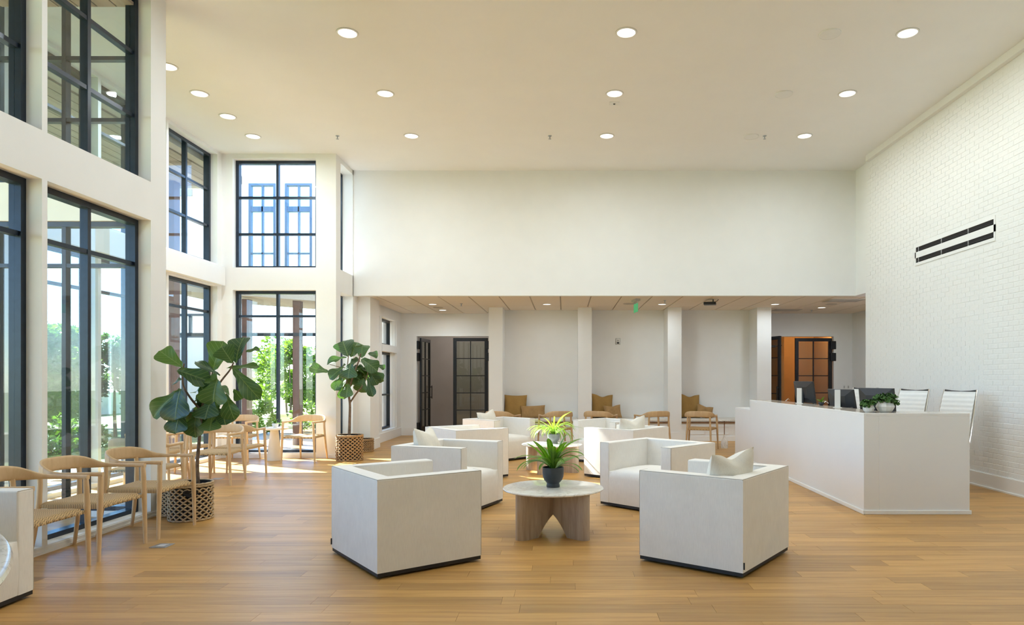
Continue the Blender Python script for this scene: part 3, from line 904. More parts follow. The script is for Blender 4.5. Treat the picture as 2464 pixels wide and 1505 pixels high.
# ================================================================== WOODEN ARMCHAIRS
def catmull(pts, n=4):
    out = []
    P = [tuple(p) for p in pts]
    for i in range(len(P) - 1):
        p0 = P[max(i - 1, 0)]; p1 = P[i]; p2 = P[i + 1]; p3 = P[min(i + 2, len(P) - 1)]
        for k in range(n):
            t = k / n
            out.append(tuple(0.5 * ((2 * b) + (-a + c) * t + (2 * a - 5 * b + 4 * c - d) * t * t + (-a + 3 * b - 3 * c + d) * t ** 3) for a, b, c, d in zip(p0, p1, p2, p3)))
    out.append(P[-1])
    return out
def rail_sweep(mb, path):
    """path of (x, y, zbottom, ztop, thickness): rounded upright section swept along plan path"""
    sec = []
    n = 12
    for k in range(n):
        a = 2 * math.pi * k / n
        ca, sa = math.cos(a), math.sin(a)
        sec.append((math.copysign(abs(ca) ** 0.6, ca) * 0.5, math.copysign(abs(sa) ** 0.6, sa) * 0.5))
    o = len(mb.v)
    for i, (x, y, zb, zt, th) in enumerate(path):
        q = path[min(i + 1, len(path) - 1)]; p = path[max(i - 1, 0)]
        tx, ty = q[0] - p[0], q[1] - p[1]
        l = math.hypot(tx, ty) or 1
        nx, ny = ty / l, -tx / l
        for (u, v) in sec:
            mb.v.append((x + nx * u * th, y + ny * u * th, (zb + zt) / 2 + v * (zt - zb)))
    m = len(path)
    for i in range(m - 1):
        for k in range(n):
            a = o + i * n + k; b = o + i * n + (k + 1) % n
            mb.f.append((a, a + n, b + n, b))
    mb.f.append(tuple(o + k for k in range(n)))
    mb.f.append(tuple(o + (m - 1) * n + k for k in reversed(range(n))))
    return mb

HALF = [(.270, -.300, .668, .704, .034), (.280, -.22, .672, .704, .038), (.294, -.10, .672, .703, .038), (.300, .01, .670, .704, .036), (.296, .09, .668, .716, .032),
        (.280, .155, .666, .742, .027), (.245, .215, .667, .770, .023), (.175, .262, .671, .787, .020), (.09, .285, .674, .791, .019), (0, .292, .675, .792, .019)]
def wooden_chair(mat, cordmat):
    t = thing('wooden_armchair', 'x', 'armchair')
    arm = catmull(HALF[:6], 4)
    left = [(-x, y, a, b, c) for (x, y, a, b, c) in arm]
    rail_sweep(MB(), arm).build('armrest', mat, t, True, 60)
    rail_sweep(MB(), left[::-1]).build('armrest', mat, t, True, 60)
    bh = catmull(HALF[5:], 4)
    back = bh + [(-x, y, a, b, c) for (x, y, a, b, c) in bh[::-1][1:]]
    rail_sweep(MB(), back).build('backrest', mat, t, True, 60)
    for s in (1, -1):
        MB().tube([(s * .300, -.285, 0.0), (s * .292, -.285, .22), (s * .282, -.285, .45), (s * .274, -.284, .62), (s * .270, -.282, .675), (s * .270, -.280, .698)],
                  [.0145, .018, .0215, .020, .0185, .010], 12).build('leg', mat, t, True, 60)
        MB().tube([(s * .250, .300, 0.0), (s * .240, .270, .20), (s * .228, .240, .45), (s * .222, .236, .60), (s * .220, .240, .68)],
                  [.0135, .018, .0205, .018, .019], 12).build('leg', mat, t, True, 60)
    # woven seat: rolled edges, shallow dip
    bm = bmesh.new()
    nx, ny = 14, 12
    y0, y1, zt, zb = -.285, .245, .462, .408
    grid = []
    def edge(u):           # superellipse drop near rims
        return (1 - abs(u) ** 9)
    mb = MB()
    for j in range(ny + 1):
        v = -1 + 2 * j / ny
        for i in range(nx + 1):
            u = -1 + 2 * i / nx
            uu = math.copysign(abs(u) ** 0.8, u); vv = math.copysign(abs(v) ** 0.8, v)
            w = .268 - .032 * (vv + 1) / 2
            dip = 0.016 * (1 - uu * uu) * (1 - vv * vv * 0.6)
            z = zb + (zt - zb) * (0.5 + 0.5 * max(0, edge(uu) * edge(vv)) ** 0.5) - dip
            mb.v.append((uu * w, y0 + (y1 - y0) * (vv + 1) / 2, z))
    n1 = (nx + 1) * (ny + 1)
    for (x, y, z) in list(mb.v):
        mb.v.append((x * 0.985, y * 0.985, zb + (zb + (zt - zb) * 0.5 - z) * 0.35 if z < zb + 0.03 else zb))
    for j in range(ny):
        for i in range(nx):
            a = j * (nx + 1) + i
            mb.f.append((a, a + 1, a + nx + 2, a + nx + 1))
            mb.f.append((n1 + a, n1 + a + nx + 1, n1 + a + nx + 2, n1 + a + 1))
    rim = [i for i in range(nx + 1)] + [(j + 1) * (nx + 1) - 1 for j in range(1, ny + 1)] + [ny * (nx + 1) + i for i in range(nx - 1, -1, -1)] + [j * (nx + 1) for j in range(ny - 1, 0, -1)]
    for k in range(len(rim)):
        a, b = rim[k], rim[(k + 1) % len(rim)]
        mb.f.append((b, a, n1 + a, n1 + b))
    bm.free()
    mb.build('seat', cordmat, t, True, 75)
    return t
ch0 = wooden_chair('chairwood', 'cord')
chairs = [
    ((-3.955, 4.97), 90, 'pale wooden armchair half hidden by the upholstered armchair at the near window', 'wooden armchairs along the near windows'),
    ((-3.955, 5.68), 90, 'pale wooden armchair at the near window, second of the row of three', 'wooden armchairs along the near windows'),
    ((-3.925, 6.42), 90, 'pale wooden armchair at the near window, next to the fig tree basket', 'wooden armchairs along the near windows'),
    ((-4.77, 7.74), 180, 'wooden armchair just beyond the corner pier, partly cut off by it', 'wooden armchairs in the bay'),
    ((-4.79, 9.44), 2, 'wooden armchair in the bay facing the fig tree, right one of its pair', 'wooden armchairs in the bay'),
    ((-4.83, 10.09), 180, 'wooden armchair in the bay turned to the end window, right one of its pair', 'wooden armchairs in the bay'),
    ((-5.60, 9.44), 0, 'wooden armchair in the bay facing the fig tree, left one of its pair', 'wooden armchairs in the bay'),
    ((-5.62, 10.09), 180, 'wooden armchair in the bay turned to the end window, left one of its pair', 'wooden armchairs in the bay'),
    ((-5.72, 11.98), 0, 'wooden armchair at the bay end window, left of the conical table', 'wooden armchairs in the bay'),
    ((-4.53, 11.97), -6, 'wooden armchair at the bay end window, right of the conical table', 'wooden armchairs in the bay'),
]
for i, ((x, y), a, lab, grp) in enumerate(chairs):
    if i == 0:
        ch0.location = (x, y, 0); ch0.rotation_euler = (0, 0, R(a)); tag(ch0, lab, group=grp)
    else:
        copy_tree(ch0, (x, y, 0), R(a), lab, grp)
chb = wooden_chair('benchwood', 'cord_dark')
bch = [((-1.27, 13.84), 159, 'honey wooden armchair before the first niche, left of its pair'), ((-0.16, 13.84), 201, 'honey wooden armchair before the first niche, right of its pair'),
       ((0.72, 13.84), 159, 'honey wooden armchair before the middle niche, left of its pair'), ((1.80, 13.84), 201, 'honey wooden armchair before the middle niche, right of its pair'),
       ((2.75, 13.76), 159, 'honey wooden armchair beside the small pedestal table near the desk')]
for i, ((x, y), a, lab) in enumerate(bch):
    if i == 0:
        chb.location = (x, y, 0); chb.rotation_euler = (0, 0, R(a)); tag(chb, lab, group='wooden armchairs facing the benches')
    else:
        copy_tree(chb, (x, y, 0), R(a), lab, 'wooden armchairs facing the benches')

# ================================================================== UPHOLSTERED CUBE ARMCHAIRS
CW, CD, CZ = 0.49, 0.43, 0.72
def cushion_block(mb, x0, x1, y0, y1, z0, z1, crown=0.022, front=0.012):
    n = 12
    def cl(u): return max(0.0, 1 - abs(u) ** 4)
    top = []
    for j in range(n + 1):
        for i in range(n + 1):
            u = -1 + 2 * i / n; v = -1 + 2 * j / n
            r = 0.02
            x = (x0 + x1) / 2 + u * (x1 - x0) / 2
            y = (y0 + y1) / 2 + v * (y1 - y0) / 2
            mb.v.append((x, y, z1 - r + r * (cl(u) * cl(v)) ** 0.4 + crown * cl(u) * cl(v)))
    for j in range(n):
        for i in range(n):
            a = j * (n + 1) + i
            mb.f.append((a, a + 1, a + n + 2, a + n + 1))
    rim = [i for i in range(n + 1)] + [(j + 1) * (n + 1) - 1 for j in range(1, n + 1)] + [n * (n + 1) + i for i in range(n - 1, -1, -1)] + [j * (n + 1) for j in range(n - 1, 0, -1)]
    o = len(mb.v)
    levels = 5
    for l in range(1, levels + 1):
        t = l / levels
        for r_ in rim:
            x, y, z = mb.v[r_]
            bulge = front * math.sin(math.pi * t) if abs(y - y0) < 1e-6 else 0
            mb.v.append((x, y - bulge, z + (z0 - z) * t))
    m = len(rim)
    for k in range(m):
        a, b = rim[k], rim[(k + 1) % m]
        mb.f.append((b, a, o + k, o + (k + 1) % m))
        for l in range(levels - 1):
            mb.f.append((o + l * m + (k + 1) % m, o + l * m + k, o + (l + 1) * m + k, o + (l + 1) * m + (k + 1) % m))
    mb.f.append(tuple(o + (levels - 1) * m + k for k in range(m)))
    return mb
def mitred(poly, z0, z1, skip, r=0.014):
    """upright prism on a plan polygon; the listed polygon edges are mitre joints and stay sharp"""
    bm = bmesh.new()
    n = len(poly)
    lo = [bm.verts.new((x, y, z0)) for x, y in poly]
    hi = [bm.verts.new((x, y, z1)) for x, y in poly]
    bm.faces.new(lo[::-1]); bm.faces.new(hi)
    for i in range(n):
        bm.faces.new((lo[i], lo[(i + 1) % n], hi[(i + 1) % n], hi[i]))
    bmesh.ops.recalc_face_normals(bm, faces=list(bm.faces))
    sk = set(i for e in skip for i in e)
    bev = []
    for i in range(n):
        j = (i + 1) % n
        if (i, j) not in skip:
            bev += [bm.edges.get((hi[i], hi[j]))]
        if i not in sk:
            bev += [bm.edges.get((lo[i], hi[i]))]
    bmesh.ops.bevel(bm, geom=[e for e in bev if e], offset=r, segments=3, affect='EDGES', profile=0.5)
    bm.verts.index_update()
    mb = MB().add([v.co[:] for v in bm.verts], [[v.index for v in f.verts] for f in bm.faces])
    bm.free()
    return mb
def armchair():
    t = thing('lounge_chair', 'x', 'armchair')
    weighted(mitred([(-CW, CD), (-0.355, 0.29), (0.355, 0.29), (CW, CD)], 0.045, CZ, [(0, 1), (2, 3)]).build('back', 'linen', t, True, 60))
    weighted(mitred([(0.355, -CD), (CW, -CD), (CW, CD), (0.355, 0.29)], 0.045, CZ, [(2, 3)]).build('arm', 'linen', t, True, 60))
    weighted(mitred([(-CW, -CD), (-0.355, -CD), (-0.355, 0.29), (-CW, CD)], 0.045, CZ, [(2, 3)]).build('arm', 'linen', t, True, 60))
    cushion_block(MB(), -0.356, 0.356, -CD + 0.006, 0.292, 0.045, 0.415).build('seat', 'linen', t, True, 70)
    MB().box(-CW + 0.006, CW - 0.006, -CD + 0.006, CD - 0.006, 0.016, 0.046).build('base', 'base', t)
    MB().box(-0.36, 0.36, -0.30, 0.30, 0.0, 0.016).build('glide_plate', 'base', t)
    p = MB(); e = 0.004; r = 0.0034
    X, Y, Z = CW - e, CD - e, CZ - e
    p.tube([(-X, -Y, Z), (-X, Y, Z), (X, Y, Z), (X, -Y, Z)], r, 6)
    for (sx, sy) in ((-1, 1), (1, 1), (-1, -1), (1, -1)):
        p.tube([(sx * X, sy * Y, 0.05), (sx * X, sy * Y, Z)], r, 6)
    for s in (-1, 1):
        p.tube([(s * X, -Y, Z), (s * 0.36, -Y, Z)], r, 6)
    p.build('piping', 'piping', t, True)
    MB().box(CW - 0.012, CW - 0.006, CD - 0.002, CD + 0.010, 0.07, 0.12).build('fabric_tag', 'base', t)
    return t
ac0 = armchair()
loungers = [
    ((-1.293, 5.536), 37.2, 'oatmeal cube armchair nearest the camera on the left, its back to the windows', 'G1'),
    ((1.230, 5.550), 143.3, 'oatmeal cube armchair in front of the desk with two peaked pillow inside', 'G1'),
    ((-1.291, 7.662), -21, 'oatmeal cube armchair with striped cream pillow, seat open towards the front marble table', 'G1'),
    ((1.056, 7.756), 226, 'empty oatmeal cube armchair, seat open towards the front marble table from the desk side', 'G1'),
    ((-1.449, 10.10), 36.6, 'oatmeal cube armchair showing its plain outer arm, left of the rear marble table', 'G2'),
    ((-1.175, 12.30), -43, 'farthest oatmeal cube armchair on the window side, with a peaked cream pillow', 'G2'),
    ((0.926, 10.145), 141.5, 'oatmeal cube armchair with low cream pillow, right of the rear marble table', 'G2'),
    ((0.796, 11.85), 225, 'empty oatmeal cube armchair behind the rear marble table, farthest on the desk side', 'G2'),
    ((-3.90, 4.045), 0, 'oatmeal cube armchair cut off by the picture edge beside the near windows', 'G3'),
]
GR = {'G1': 'armchairs around the front marble table', 'G2': 'armchairs around the rear marble table', 'G3': 'armchairs by the near windows'}
LCH = []
for i, ((x, y), a, lab, g) in enumerate(loungers):
    lab = lab.replace('two peaked pillow', 'a two peaked pillow')
    if i == 0:
        o = ac0; o.location = (x, y, 0); o.rotation_euler = (0, 0, R(a + 90)); tag(o, lab, group=GR[g])
    else:
        o = copy_tree(ac0, (x, y, 0), R(a + 90), lab, GR[g])
    if i == 8:
        o.scale = (1, 0.88, 1)
    LCH.append(((x, y), R(a + 90)))

def pillow_mesh(name, mat, w=0.48, h=0.50, t=0.12, chop=0.055, n=18):
    mb = MB()
    for side in (1, -1):
        for j in range(n + 1):
            for i in range(n + 1):
                u = -1 + 2 * i / n; v = -1 + 2 * j / n
                x = u * w / 2 * (1 - 0.07 * (1 - v * v))
                z = v * h / 2 * (1 - 0.07 * (1 - u * u))
                th = t * ((1 - u * u) * (1 - v * v)) ** 0.45
                z -= chop * math.exp(-(u / 0.42) ** 2) * ((v + 1) / 2) ** 2.0
                y = side * th * (1 + 0.10 * math.sin(5 * u + 2 * v))
                mb.v.append((x, y, z + h / 2))
    n1 = (n + 1) ** 2
    for j in range(n):
        for i in range(n):
            a = j * (n + 1) + i
            mb.f.append((a, a + n + 1, a + n + 2, a + 1))
            mb.f.append((n1 + a, n1 + a + 1, n1 + a + n + 2, n1 + a + n + 1))
    me = mb.mesh(name, mat, True, 180)
    return me
def place_in(o, idx, lx, ly, z, tilt=0.0, roll=0.0, twist=0.0):
    (x, y), rz = LCH[idx]
    wx = x + math.cos(rz) * lx - math.sin(rz) * ly
    wy = y + math.sin(rz) * lx + math.cos(rz) * ly
    o.matrix_world = Matrix.Translation((wx, wy, z)) @ Euler((0, 0, rz + twist)).to_matrix().to_4x4() @ Euler((tilt, roll, 0)).to_matrix().to_4x4()
pil = pillow_mesh('pillow', 'pillow')
pil_soft = pillow_mesh('pillow_soft', 'pillow', 0.46, 0.46, 0.10, 0.03)
for (idx, lx, ly, z, tilt, roll, tw, mesh, lab) in (
        (1, 0.16, 0.13, 0.415, R(-16), R(4), R(-18), pil, 'cream pillow with two peaks in the armchair in front of the desk'),
        (2, -0.12, 0.13, 0.415, R(-16), R(2), R(10), pil, 'cream pillow with faint stripe in the second armchair on the window side'),
        (5, -0.05, 0.14, 0.415, R(-16), R(-6), R(8), pil_soft, 'cream pillow leaning in the farthest armchair on the window side'),
        (6, 0.14, 0.13, 0.415, R(-16), R(5), R(-16), pil, 'cream pillow in the armchair right of the rear marble table')):
    o = link('throw_pillow', mesh, None, lab, 'pillow', None, 'cream pillows in the armchairs')
    place_in(o, idx, lx, ly, z, tilt, roll, tw)
# oval table, mostly outside the frame
o = thing('oval_table', 'white oval table top showing at the picture edge before the cut off armchair', 'table', (-2.65, 2.56, 0), R(-47.8))
mb = MB()
prof = [(0.93, 0.715), (0.985, 0.722), (1.0, 0.735), (0.985, 0.748), (0.95, 0.752)]
n = 64
for (k, z) in prof:
    for q in range(n):
        a_ = 2 * math.pi * q / n
        mb.v.append((1.2 * k * math.cos(a_), 0.45 * k * math.sin(a_), z))
for i in range(len(prof) - 1):
    for q in range(n):
        a_ = i * n + q; b_ = i * n + (q + 1) % n
        mb.f.append((a_, b_, b_ + n, a_ + n))
mb.f += [tuple(reversed(range(n))), tuple((len(prof) - 1) * n + q for q in range(n))]
mb.build('table_top', 'marble', o, True, 40)
for sx in (-0.6, 0.6):
    MB().lathe([(0.16, 0), (0.16, 0.012), (0.05, 0.05), (0.045, 0.60), (0.10, 0.716)], 24, (sx, 0, 0)).build('table_leg', 'plaster_table', o, True, 40)

# ================================================================== MARBLE COFFEE TABLES
def coffee_table():
    t = thing('coffee_table', 'x', 'table')
    MB().lathe([(0.455, 0.407), (0.468, 0.412), (0.472, 0.419), (0.468, 0.426), (0.458, 0.430)], 64).build('table_top', 'marble', t, True, 30)
    HL, TH, HT = 0.45, 0.055, 0.407
    for ang in (45, 135):
        # arched slab: silhouette in (s, z), extruded by thickness with rounded ends
        sil = []
        top = [(-HL, HT), (HL, HT)]
        arch = []
        for k in range(17):
            s = -0.235 + 0.47 * k / 16
            q = abs(s) / 0.235
            z = 0.205 * (1 - q ** 1.55) ** 0.9 if q < 1 else 0
            arch.append((s, z))
        mb = MB()
        prof = [(-HL, 0.0)] + [(s, z) for s, z in arch] + [(HL, 0.0)]
        # columns: for each s sample a vertical strip from prof z to HT, both faces
        ss = [-HL, -HL + 0.012, -HL + 0.035, -HL + 0.07] + [-0.30] + [a[0] for a in arch] + [0.30, HL - 0.07, HL - 0.035, HL - 0.012, HL]
        def zb(s):
            for i in range(len(arch) - 1):
                if arch[i][0] <= s <= arch[i + 1][0]:
                    f = (s - arch[i][0]) / (arch[i + 1][0] - arch[i][0])
                    return arch[i][1] + f * (arch[i + 1][1] - arch[i][1])
            return 0.0
        def thick(s):
            d = HL - abs(s)
            return TH * math.sqrt(max(0.0, 1 - (1 - min(1, d / 0.07)) ** 2))
        for s in ss:
            th = max(0.002, thick(s))
            mb.v += [(s, -th, zb(s)), (s, th, zb(s)), (s, th, HT), (s, -th, HT)]
        for i in range(len(ss) - 1):
            a = i * 4; b = a + 4
            mb.f += [(a, b, b + 3, a + 3), (b + 1, a + 1, a + 2, b + 2), (a + 1, b + 1, b, a), (a + 3, b + 3, b + 2, a + 2)]
        mb.f += [(0, 3, 2, 1), tuple(len(mb.v) - 4 + k for k in (0, 1, 2, 3))]
        o = mb.build('table_leg', 'tablewood', t, True, 35)
        o.rotation_euler = (0, 0, R(ang))
    return t
ct = coffee_table()
ct.location = (-0.105, 6.39, 0); tag(ct, 'round marble coffee table with arched wooden base, nearest the camera', group='marble coffee tables')
copy_tree(ct, (-0.19, 10.60, 0), R(20), 'round marble coffee table with arched wooden base, sunlit rear one', 'marble coffee tables')

# ================================================================== SIDE TABLES
o = thing('side_table', 'white conical plaster side table between two armchairs at the bay end window', 'table', (-5.11, 12.03, 0))
MB().lathe([(0.125, 0.0), (0.125, 0.012), (0.068, 0.52), (0.068, 0.54)], 32).build('table_base', 'plaster_table', o, True, 35)
MB().lathe([(0.225, 0.54), (0.235, 0.545), (0.235, 0.568), (0.228, 0.575)], 40).build('table_top', 'plaster_table', o, True, 35)
o = thing('pedestal_table', 'small pedestal table with bottle shaped marble foot and thin dark stem', 'table', (3.30, 14.08, 0))
MB().lathe([(0.070, 0), (0.070, 0.13), (0.058, 0.165), (0.030, 0.21), (0.020, 0.27), (0.016, 0.28)], 24).build('table_foot', 'marble', o, True, 35)
MB().tube([(0, 0, 0.28), (0, 0, 0.565)], 0.009, 10).build('table_stem', 'walnut', o, True)
MB().lathe([(0.02, 0.556), (0.12, 0.566), (0.125, 0.572), (0.122, 0.578)], 32).build('table_top', 'marble', o, True, 35)

# ================================================================== BENCHES AND CUSHIONS
cush_big = pillow_mesh('cushion_big', 'mustard', 0.54, 0.56, 0.10, 0.0)
cush_bigp = pillow_mesh('cushion_big_peak', 'mustard', 0.54, 0.58, 0.10, 0.05)
cush_small = pillow_mesh('cushion_small', 'ochre', 0.58, 0.32, 0.08, 0.0)
cush_small2 = pillow_mesh('cushion_small_peak', 'ochre', 0.42, 0.33, 0.08, 0.03)
NN = ['first', 'middle', 'last']
for k in range(3):
    a, b_ = PX[k][1], PX[k + 1][0]
    o = thing('bench', 'built in white bench with wooden edge in the %s niche' % NN[k], 'bench', ((a + b_) / 2, PF, 0), 0, 'built in niche benches')
    w = (b_ - a) / 2 - 0.002
    MB().box(-w, w, 0.02, NB - PF - 0.002, 0.0, 0.41).build('bench_body', 'trim', o)
    npan = 3
    for q in range(npan):
        pa = -w + 0.02 + q * (2 * w - 0.04) / npan + 0.05
        pb = -w + 0.02 + (q + 1) * (2 * w - 0.04) / npan - 0.05
        m = MB()
        m.box(pa, pb, 0.006, 0.02, 0.15, 0.17).box(pa, pb, 0.006, 0.02, 0.32, 0.34).box(pa, pa + 0.02, 0.006, 0.02, 0.17, 0.32).box(pb - 0.02, pb, 0.006, 0.02, 0.17, 0.32)
        m.build('panel', 'trim', o)
    MB().box(-w, w, 0.0, 0.02, 0.0, 0.11).build('plinth', 'trim', o)
    MB().box(-w, w, -0.02, NB - PF - 0.002, 0.41, 0.437).build('bench_edge', 'walnut', o)
    weighted(MB().rbox(-w, w, -0.012, NB - PF - 0.004, 0.437, 0.505, 0.018, 3).build('seat_cushion', 'bench', o, True, 60))
for (x, y, z, mesh, tilt, roll, tw, lab) in (
        (-1.155, 16.12, 0.503, cush_big, R(-14), R(1), R(4), 'large square mustard cushion in the first niche'),
        (-0.72, 15.98, 0.503, cush_small, R(-22), R(-2), R(6), 'flat wide ochre cushion in the first niche'),
        (0.90, 16.12, 0.503, cush_bigp, R(-14), R(4), R(16), 'large square mustard cushion in the middle niche'),
        (1.15, 15.95, 0.503, cush_small2, R(-20), R(-3), R(12), 'small ochre cushion in the middle niche'),
        (2.97, 16.12, 0.503, cush_bigp, R(-14), R(4), R(16), 'large square mustard cushion in the last niche'),
        (3.27, 15.95, 0.503, cush_small2, R(-20), R(14), R(12), 'small tilted ochre cushion in the last niche')):
    o = link('bench_cushion', mesh, None, lab, 'cushion', None, 'brown cushions on the benches')
    o.matrix_world = Matrix.Translation((x, y, z)) @ Euler((0, 0, tw)).to_matrix().to_4x4() @ Euler((tilt, roll, 0)).to_matrix().to_4x4()

# ================================================================== RECEPTION DESK
dk = thing('reception_desk', 'long white L shaped reception desk with stone ledge', 'desk', (3.18, 7.25, 0))
DW, DL, DH = 1.125, 4.45, 1.045
weighted(MB().rbox(0, 0.16, 0, DL, 0.0, DH, 0.003, 1).build('front_panel', 'desk', dk))
weighted(MB().rbox(0.16, DW, 0, 0.16, 0.0, DH, 0.003, 1).build('return_panel', 'desk', dk))
MB().rbox(0, 0.16, DL, DL + 1.02, 0.0, 0.88, 0.003, 1).build('low_panel', 'desk', dk)
MB().rbox(0.002, 0.36, DL + 0.001, DL + 1.02, 0.88, 0.905, 0.003, 1).build('low_ledge', 'desk', dk)
MB().rbox(0.0, 0.03, 0.0, DL, DH, DH + 0.03, 0.002, 1).rbox(0.03, DW, 0.0, 0.03, DH, DH + 0.03, 0.002, 1).build('ledge_edge', 'desk', dk)
MB().rbox(0.03, 0.40, 0.03, DL, DH, DH + 0.0285, 0.002, 1).rbox(0.40, DW, 0.03, 0.40, DH, DH + 0.0285, 0.002, 1).build('ledge', 'ledge', dk)
MB().box(0.16, 0.86, 0.16, DL, 0.71, 0.74).build('worktop', 'desk', dk)
MB().box(0.86, DW, 0.16, 0.55, 0.0, 0.74).box(0.4, 0.84, DL - 0.5, DL, 0.0, 0.71).build('drawer_unit', 'desk', dk)
MB().rbox(-0.014, 0.0, -0.014, DL + 1.02, 0, 0.045, 0.005, 2).rbox(0.0, DW + 0.014, -0.014, 0.0, 0, 0.045, 0.005, 2).build('base_trim', 'trim', dk)

def monitor(x, y, rz, tilt, ztop, label):
    o = thing('monitor', label, 'monitor', (x, y, 0.74), rz, 'desk monitors')
    h = ztop - 0.74
    MB().rbox(-0.12, 0.12, -0.09, 0.09, 0, 0.012, 0.004, 1).build('stand_base', 'blackplastic', o)
    MB().rbox(-0.035, 0.035, 0.02, 0.045, 0.01, h - 0.12, 0.006, 1).build('stand_neck', 'blackplastic', o)
    c = h - 0.17
    a = Matrix.Translation((0, 0, c)) @ Euler((R(tilt), 0, 0)).to_matrix().to_4x4()
    mb = MB()
    # shallow pyramid back: rim box and raised centre
    W, H2 = 0.275, 0.17
    mb.box(-W, W, -0.022, 0.0, -H2, H2)
    p = MB().add([(-W, 0, -H2), (W, 0, -H2), (W, 0, H2), (-W, 0, H2), (-0.13, 0.035, -0.09), (0.13, 0.035, -0.09), (0.13, 0.035, 0.085), (-0.13, 0.035, 0.085)],
                 [(0, 4, 5, 1), (1, 5, 6, 2), (2, 6, 7, 3), (3, 7, 4, 0), (4, 7, 6, 5)])
    for nm, m, mt in (('monitor_bezel', mb, 'blackplastic'), ('monitor_back', p, 'blackplastic')):
        q = m.build(nm, mt, o); q.matrix_local = a
    s = MB().box(-W + 0.012, W - 0.012, -0.024, -0.0222, -H2 + 0.015, H2 - 0.012).build('screen', 'dark_inside', o); s.matrix_local = a
    g = MB()
    def bar(x0, z0, x1, z1, w=0.004):
        g.add([(x0 - w, 0.0365, z0), (x0 + w, 0.0365, z0), (x1 + w, 0.0365, z1), (x1 - w, 0.0365, z1), (x0 - w, 0.0355, z0), (x0 + w, 0.0355, z0), (x1 + w, 0.0355, z1), (x1 - w, 0.0355, z1)],
              [(0, 3, 2, 1), (4, 5, 6, 7), (0, 1, 5, 4), (1, 2, 6, 5), (2, 3, 7, 6), (3, 0, 4, 7)])
    bar(0.022, 0.005, 0.004, 0.06); bar(0.010, 0.005, 0.003, 0.028); bar(-0.004, -0.02, -0.022, 0.035); bar(-0.003, 0.012, -0.010, 0.035)
    l = g.build('logo', 'steel', o); l.matrix_local = a
    return o
monitor(3.80, 10.82, R(102), -8, 1.395, 'dark monitor seen from behind, farthest along the desk')
monitor(3.80, 9.36, R(104), -10, 1.295, 'dark monitor seen from behind, middle of the desk')
monitor(3.82, 8.36, R(110), -6, 1.325, 'dark monitor seen from behind, just behind the potted junipers')

for (y, nm) in ((10.00, 'before the farthest monitor'), (8.60, 'before the middle monitor')):
    o = thing('sign_holder', 'upright frosted sign holder on the desk ledge ' + nm, 'sign holder', (3.44, y, DH + 0.0285), R(-12), 'sign holders on the desk')
    MB().rbox(-0.05, 0.05, -0.03, 0.03, 0, 0.006, 0.002, 1).build('holder_foot', 'whiteplastic', o)
    MB().box(-0.034, 0.034, -0.003, 0.003, 0.006, 0.228).build('holder_panel', 'whiteplastic', o)
def desk_phone(x, y, rz, label):
    o = thing('desk_phone', label, 'phone', (x, y, 0.74), rz, 'desk phones')
    MB().add([(-0.09, -0.10, 0), (0.09, -0.10, 0), (0.09, 0.10, 0), (-0.09, 0.10, 0), (-0.09, -0.10, 0.18), (0.09, -0.10, 0.18), (0.09, 0.10, 0.29), (-0.09, 0.10, 0.29)],
             [(0, 3, 2, 1), (4, 5, 6, 7), (0, 1, 5, 4), (1, 2, 6, 5), (2, 3, 7, 6), (3, 0, 4, 7)]).build('phone_body', 'blackplastic', o)
    MB().tube([(-0.06, -0.09, 0.22), (-0.06, -0.03, 0.27), (-0.06, 0.05, 0.31), (-0.06, 0.10, 0.31)], [0.02, 0.014, 0.014, 0.02], 8).build('handset', 'blackplastic', o, True)
    MB().tube([(0.0, 0.1, 0.27), (0.02, 0.16, 0.33), (0.04, 0.2, 0.36), (0.05, 0.24, 0.33)], 0.006, 6).build('cord', 'chrome', o, True)
desk_phone(3.72, 10.15, R(-60), 'black desk phone between the two farther monitors')
desk_phone(3.72, 8.86, R(-60), 'black desk phone between the two nearer monitors')
desk_phone(3.62, 11.40, R(-40), 'black desk phone at the far end of the desk')

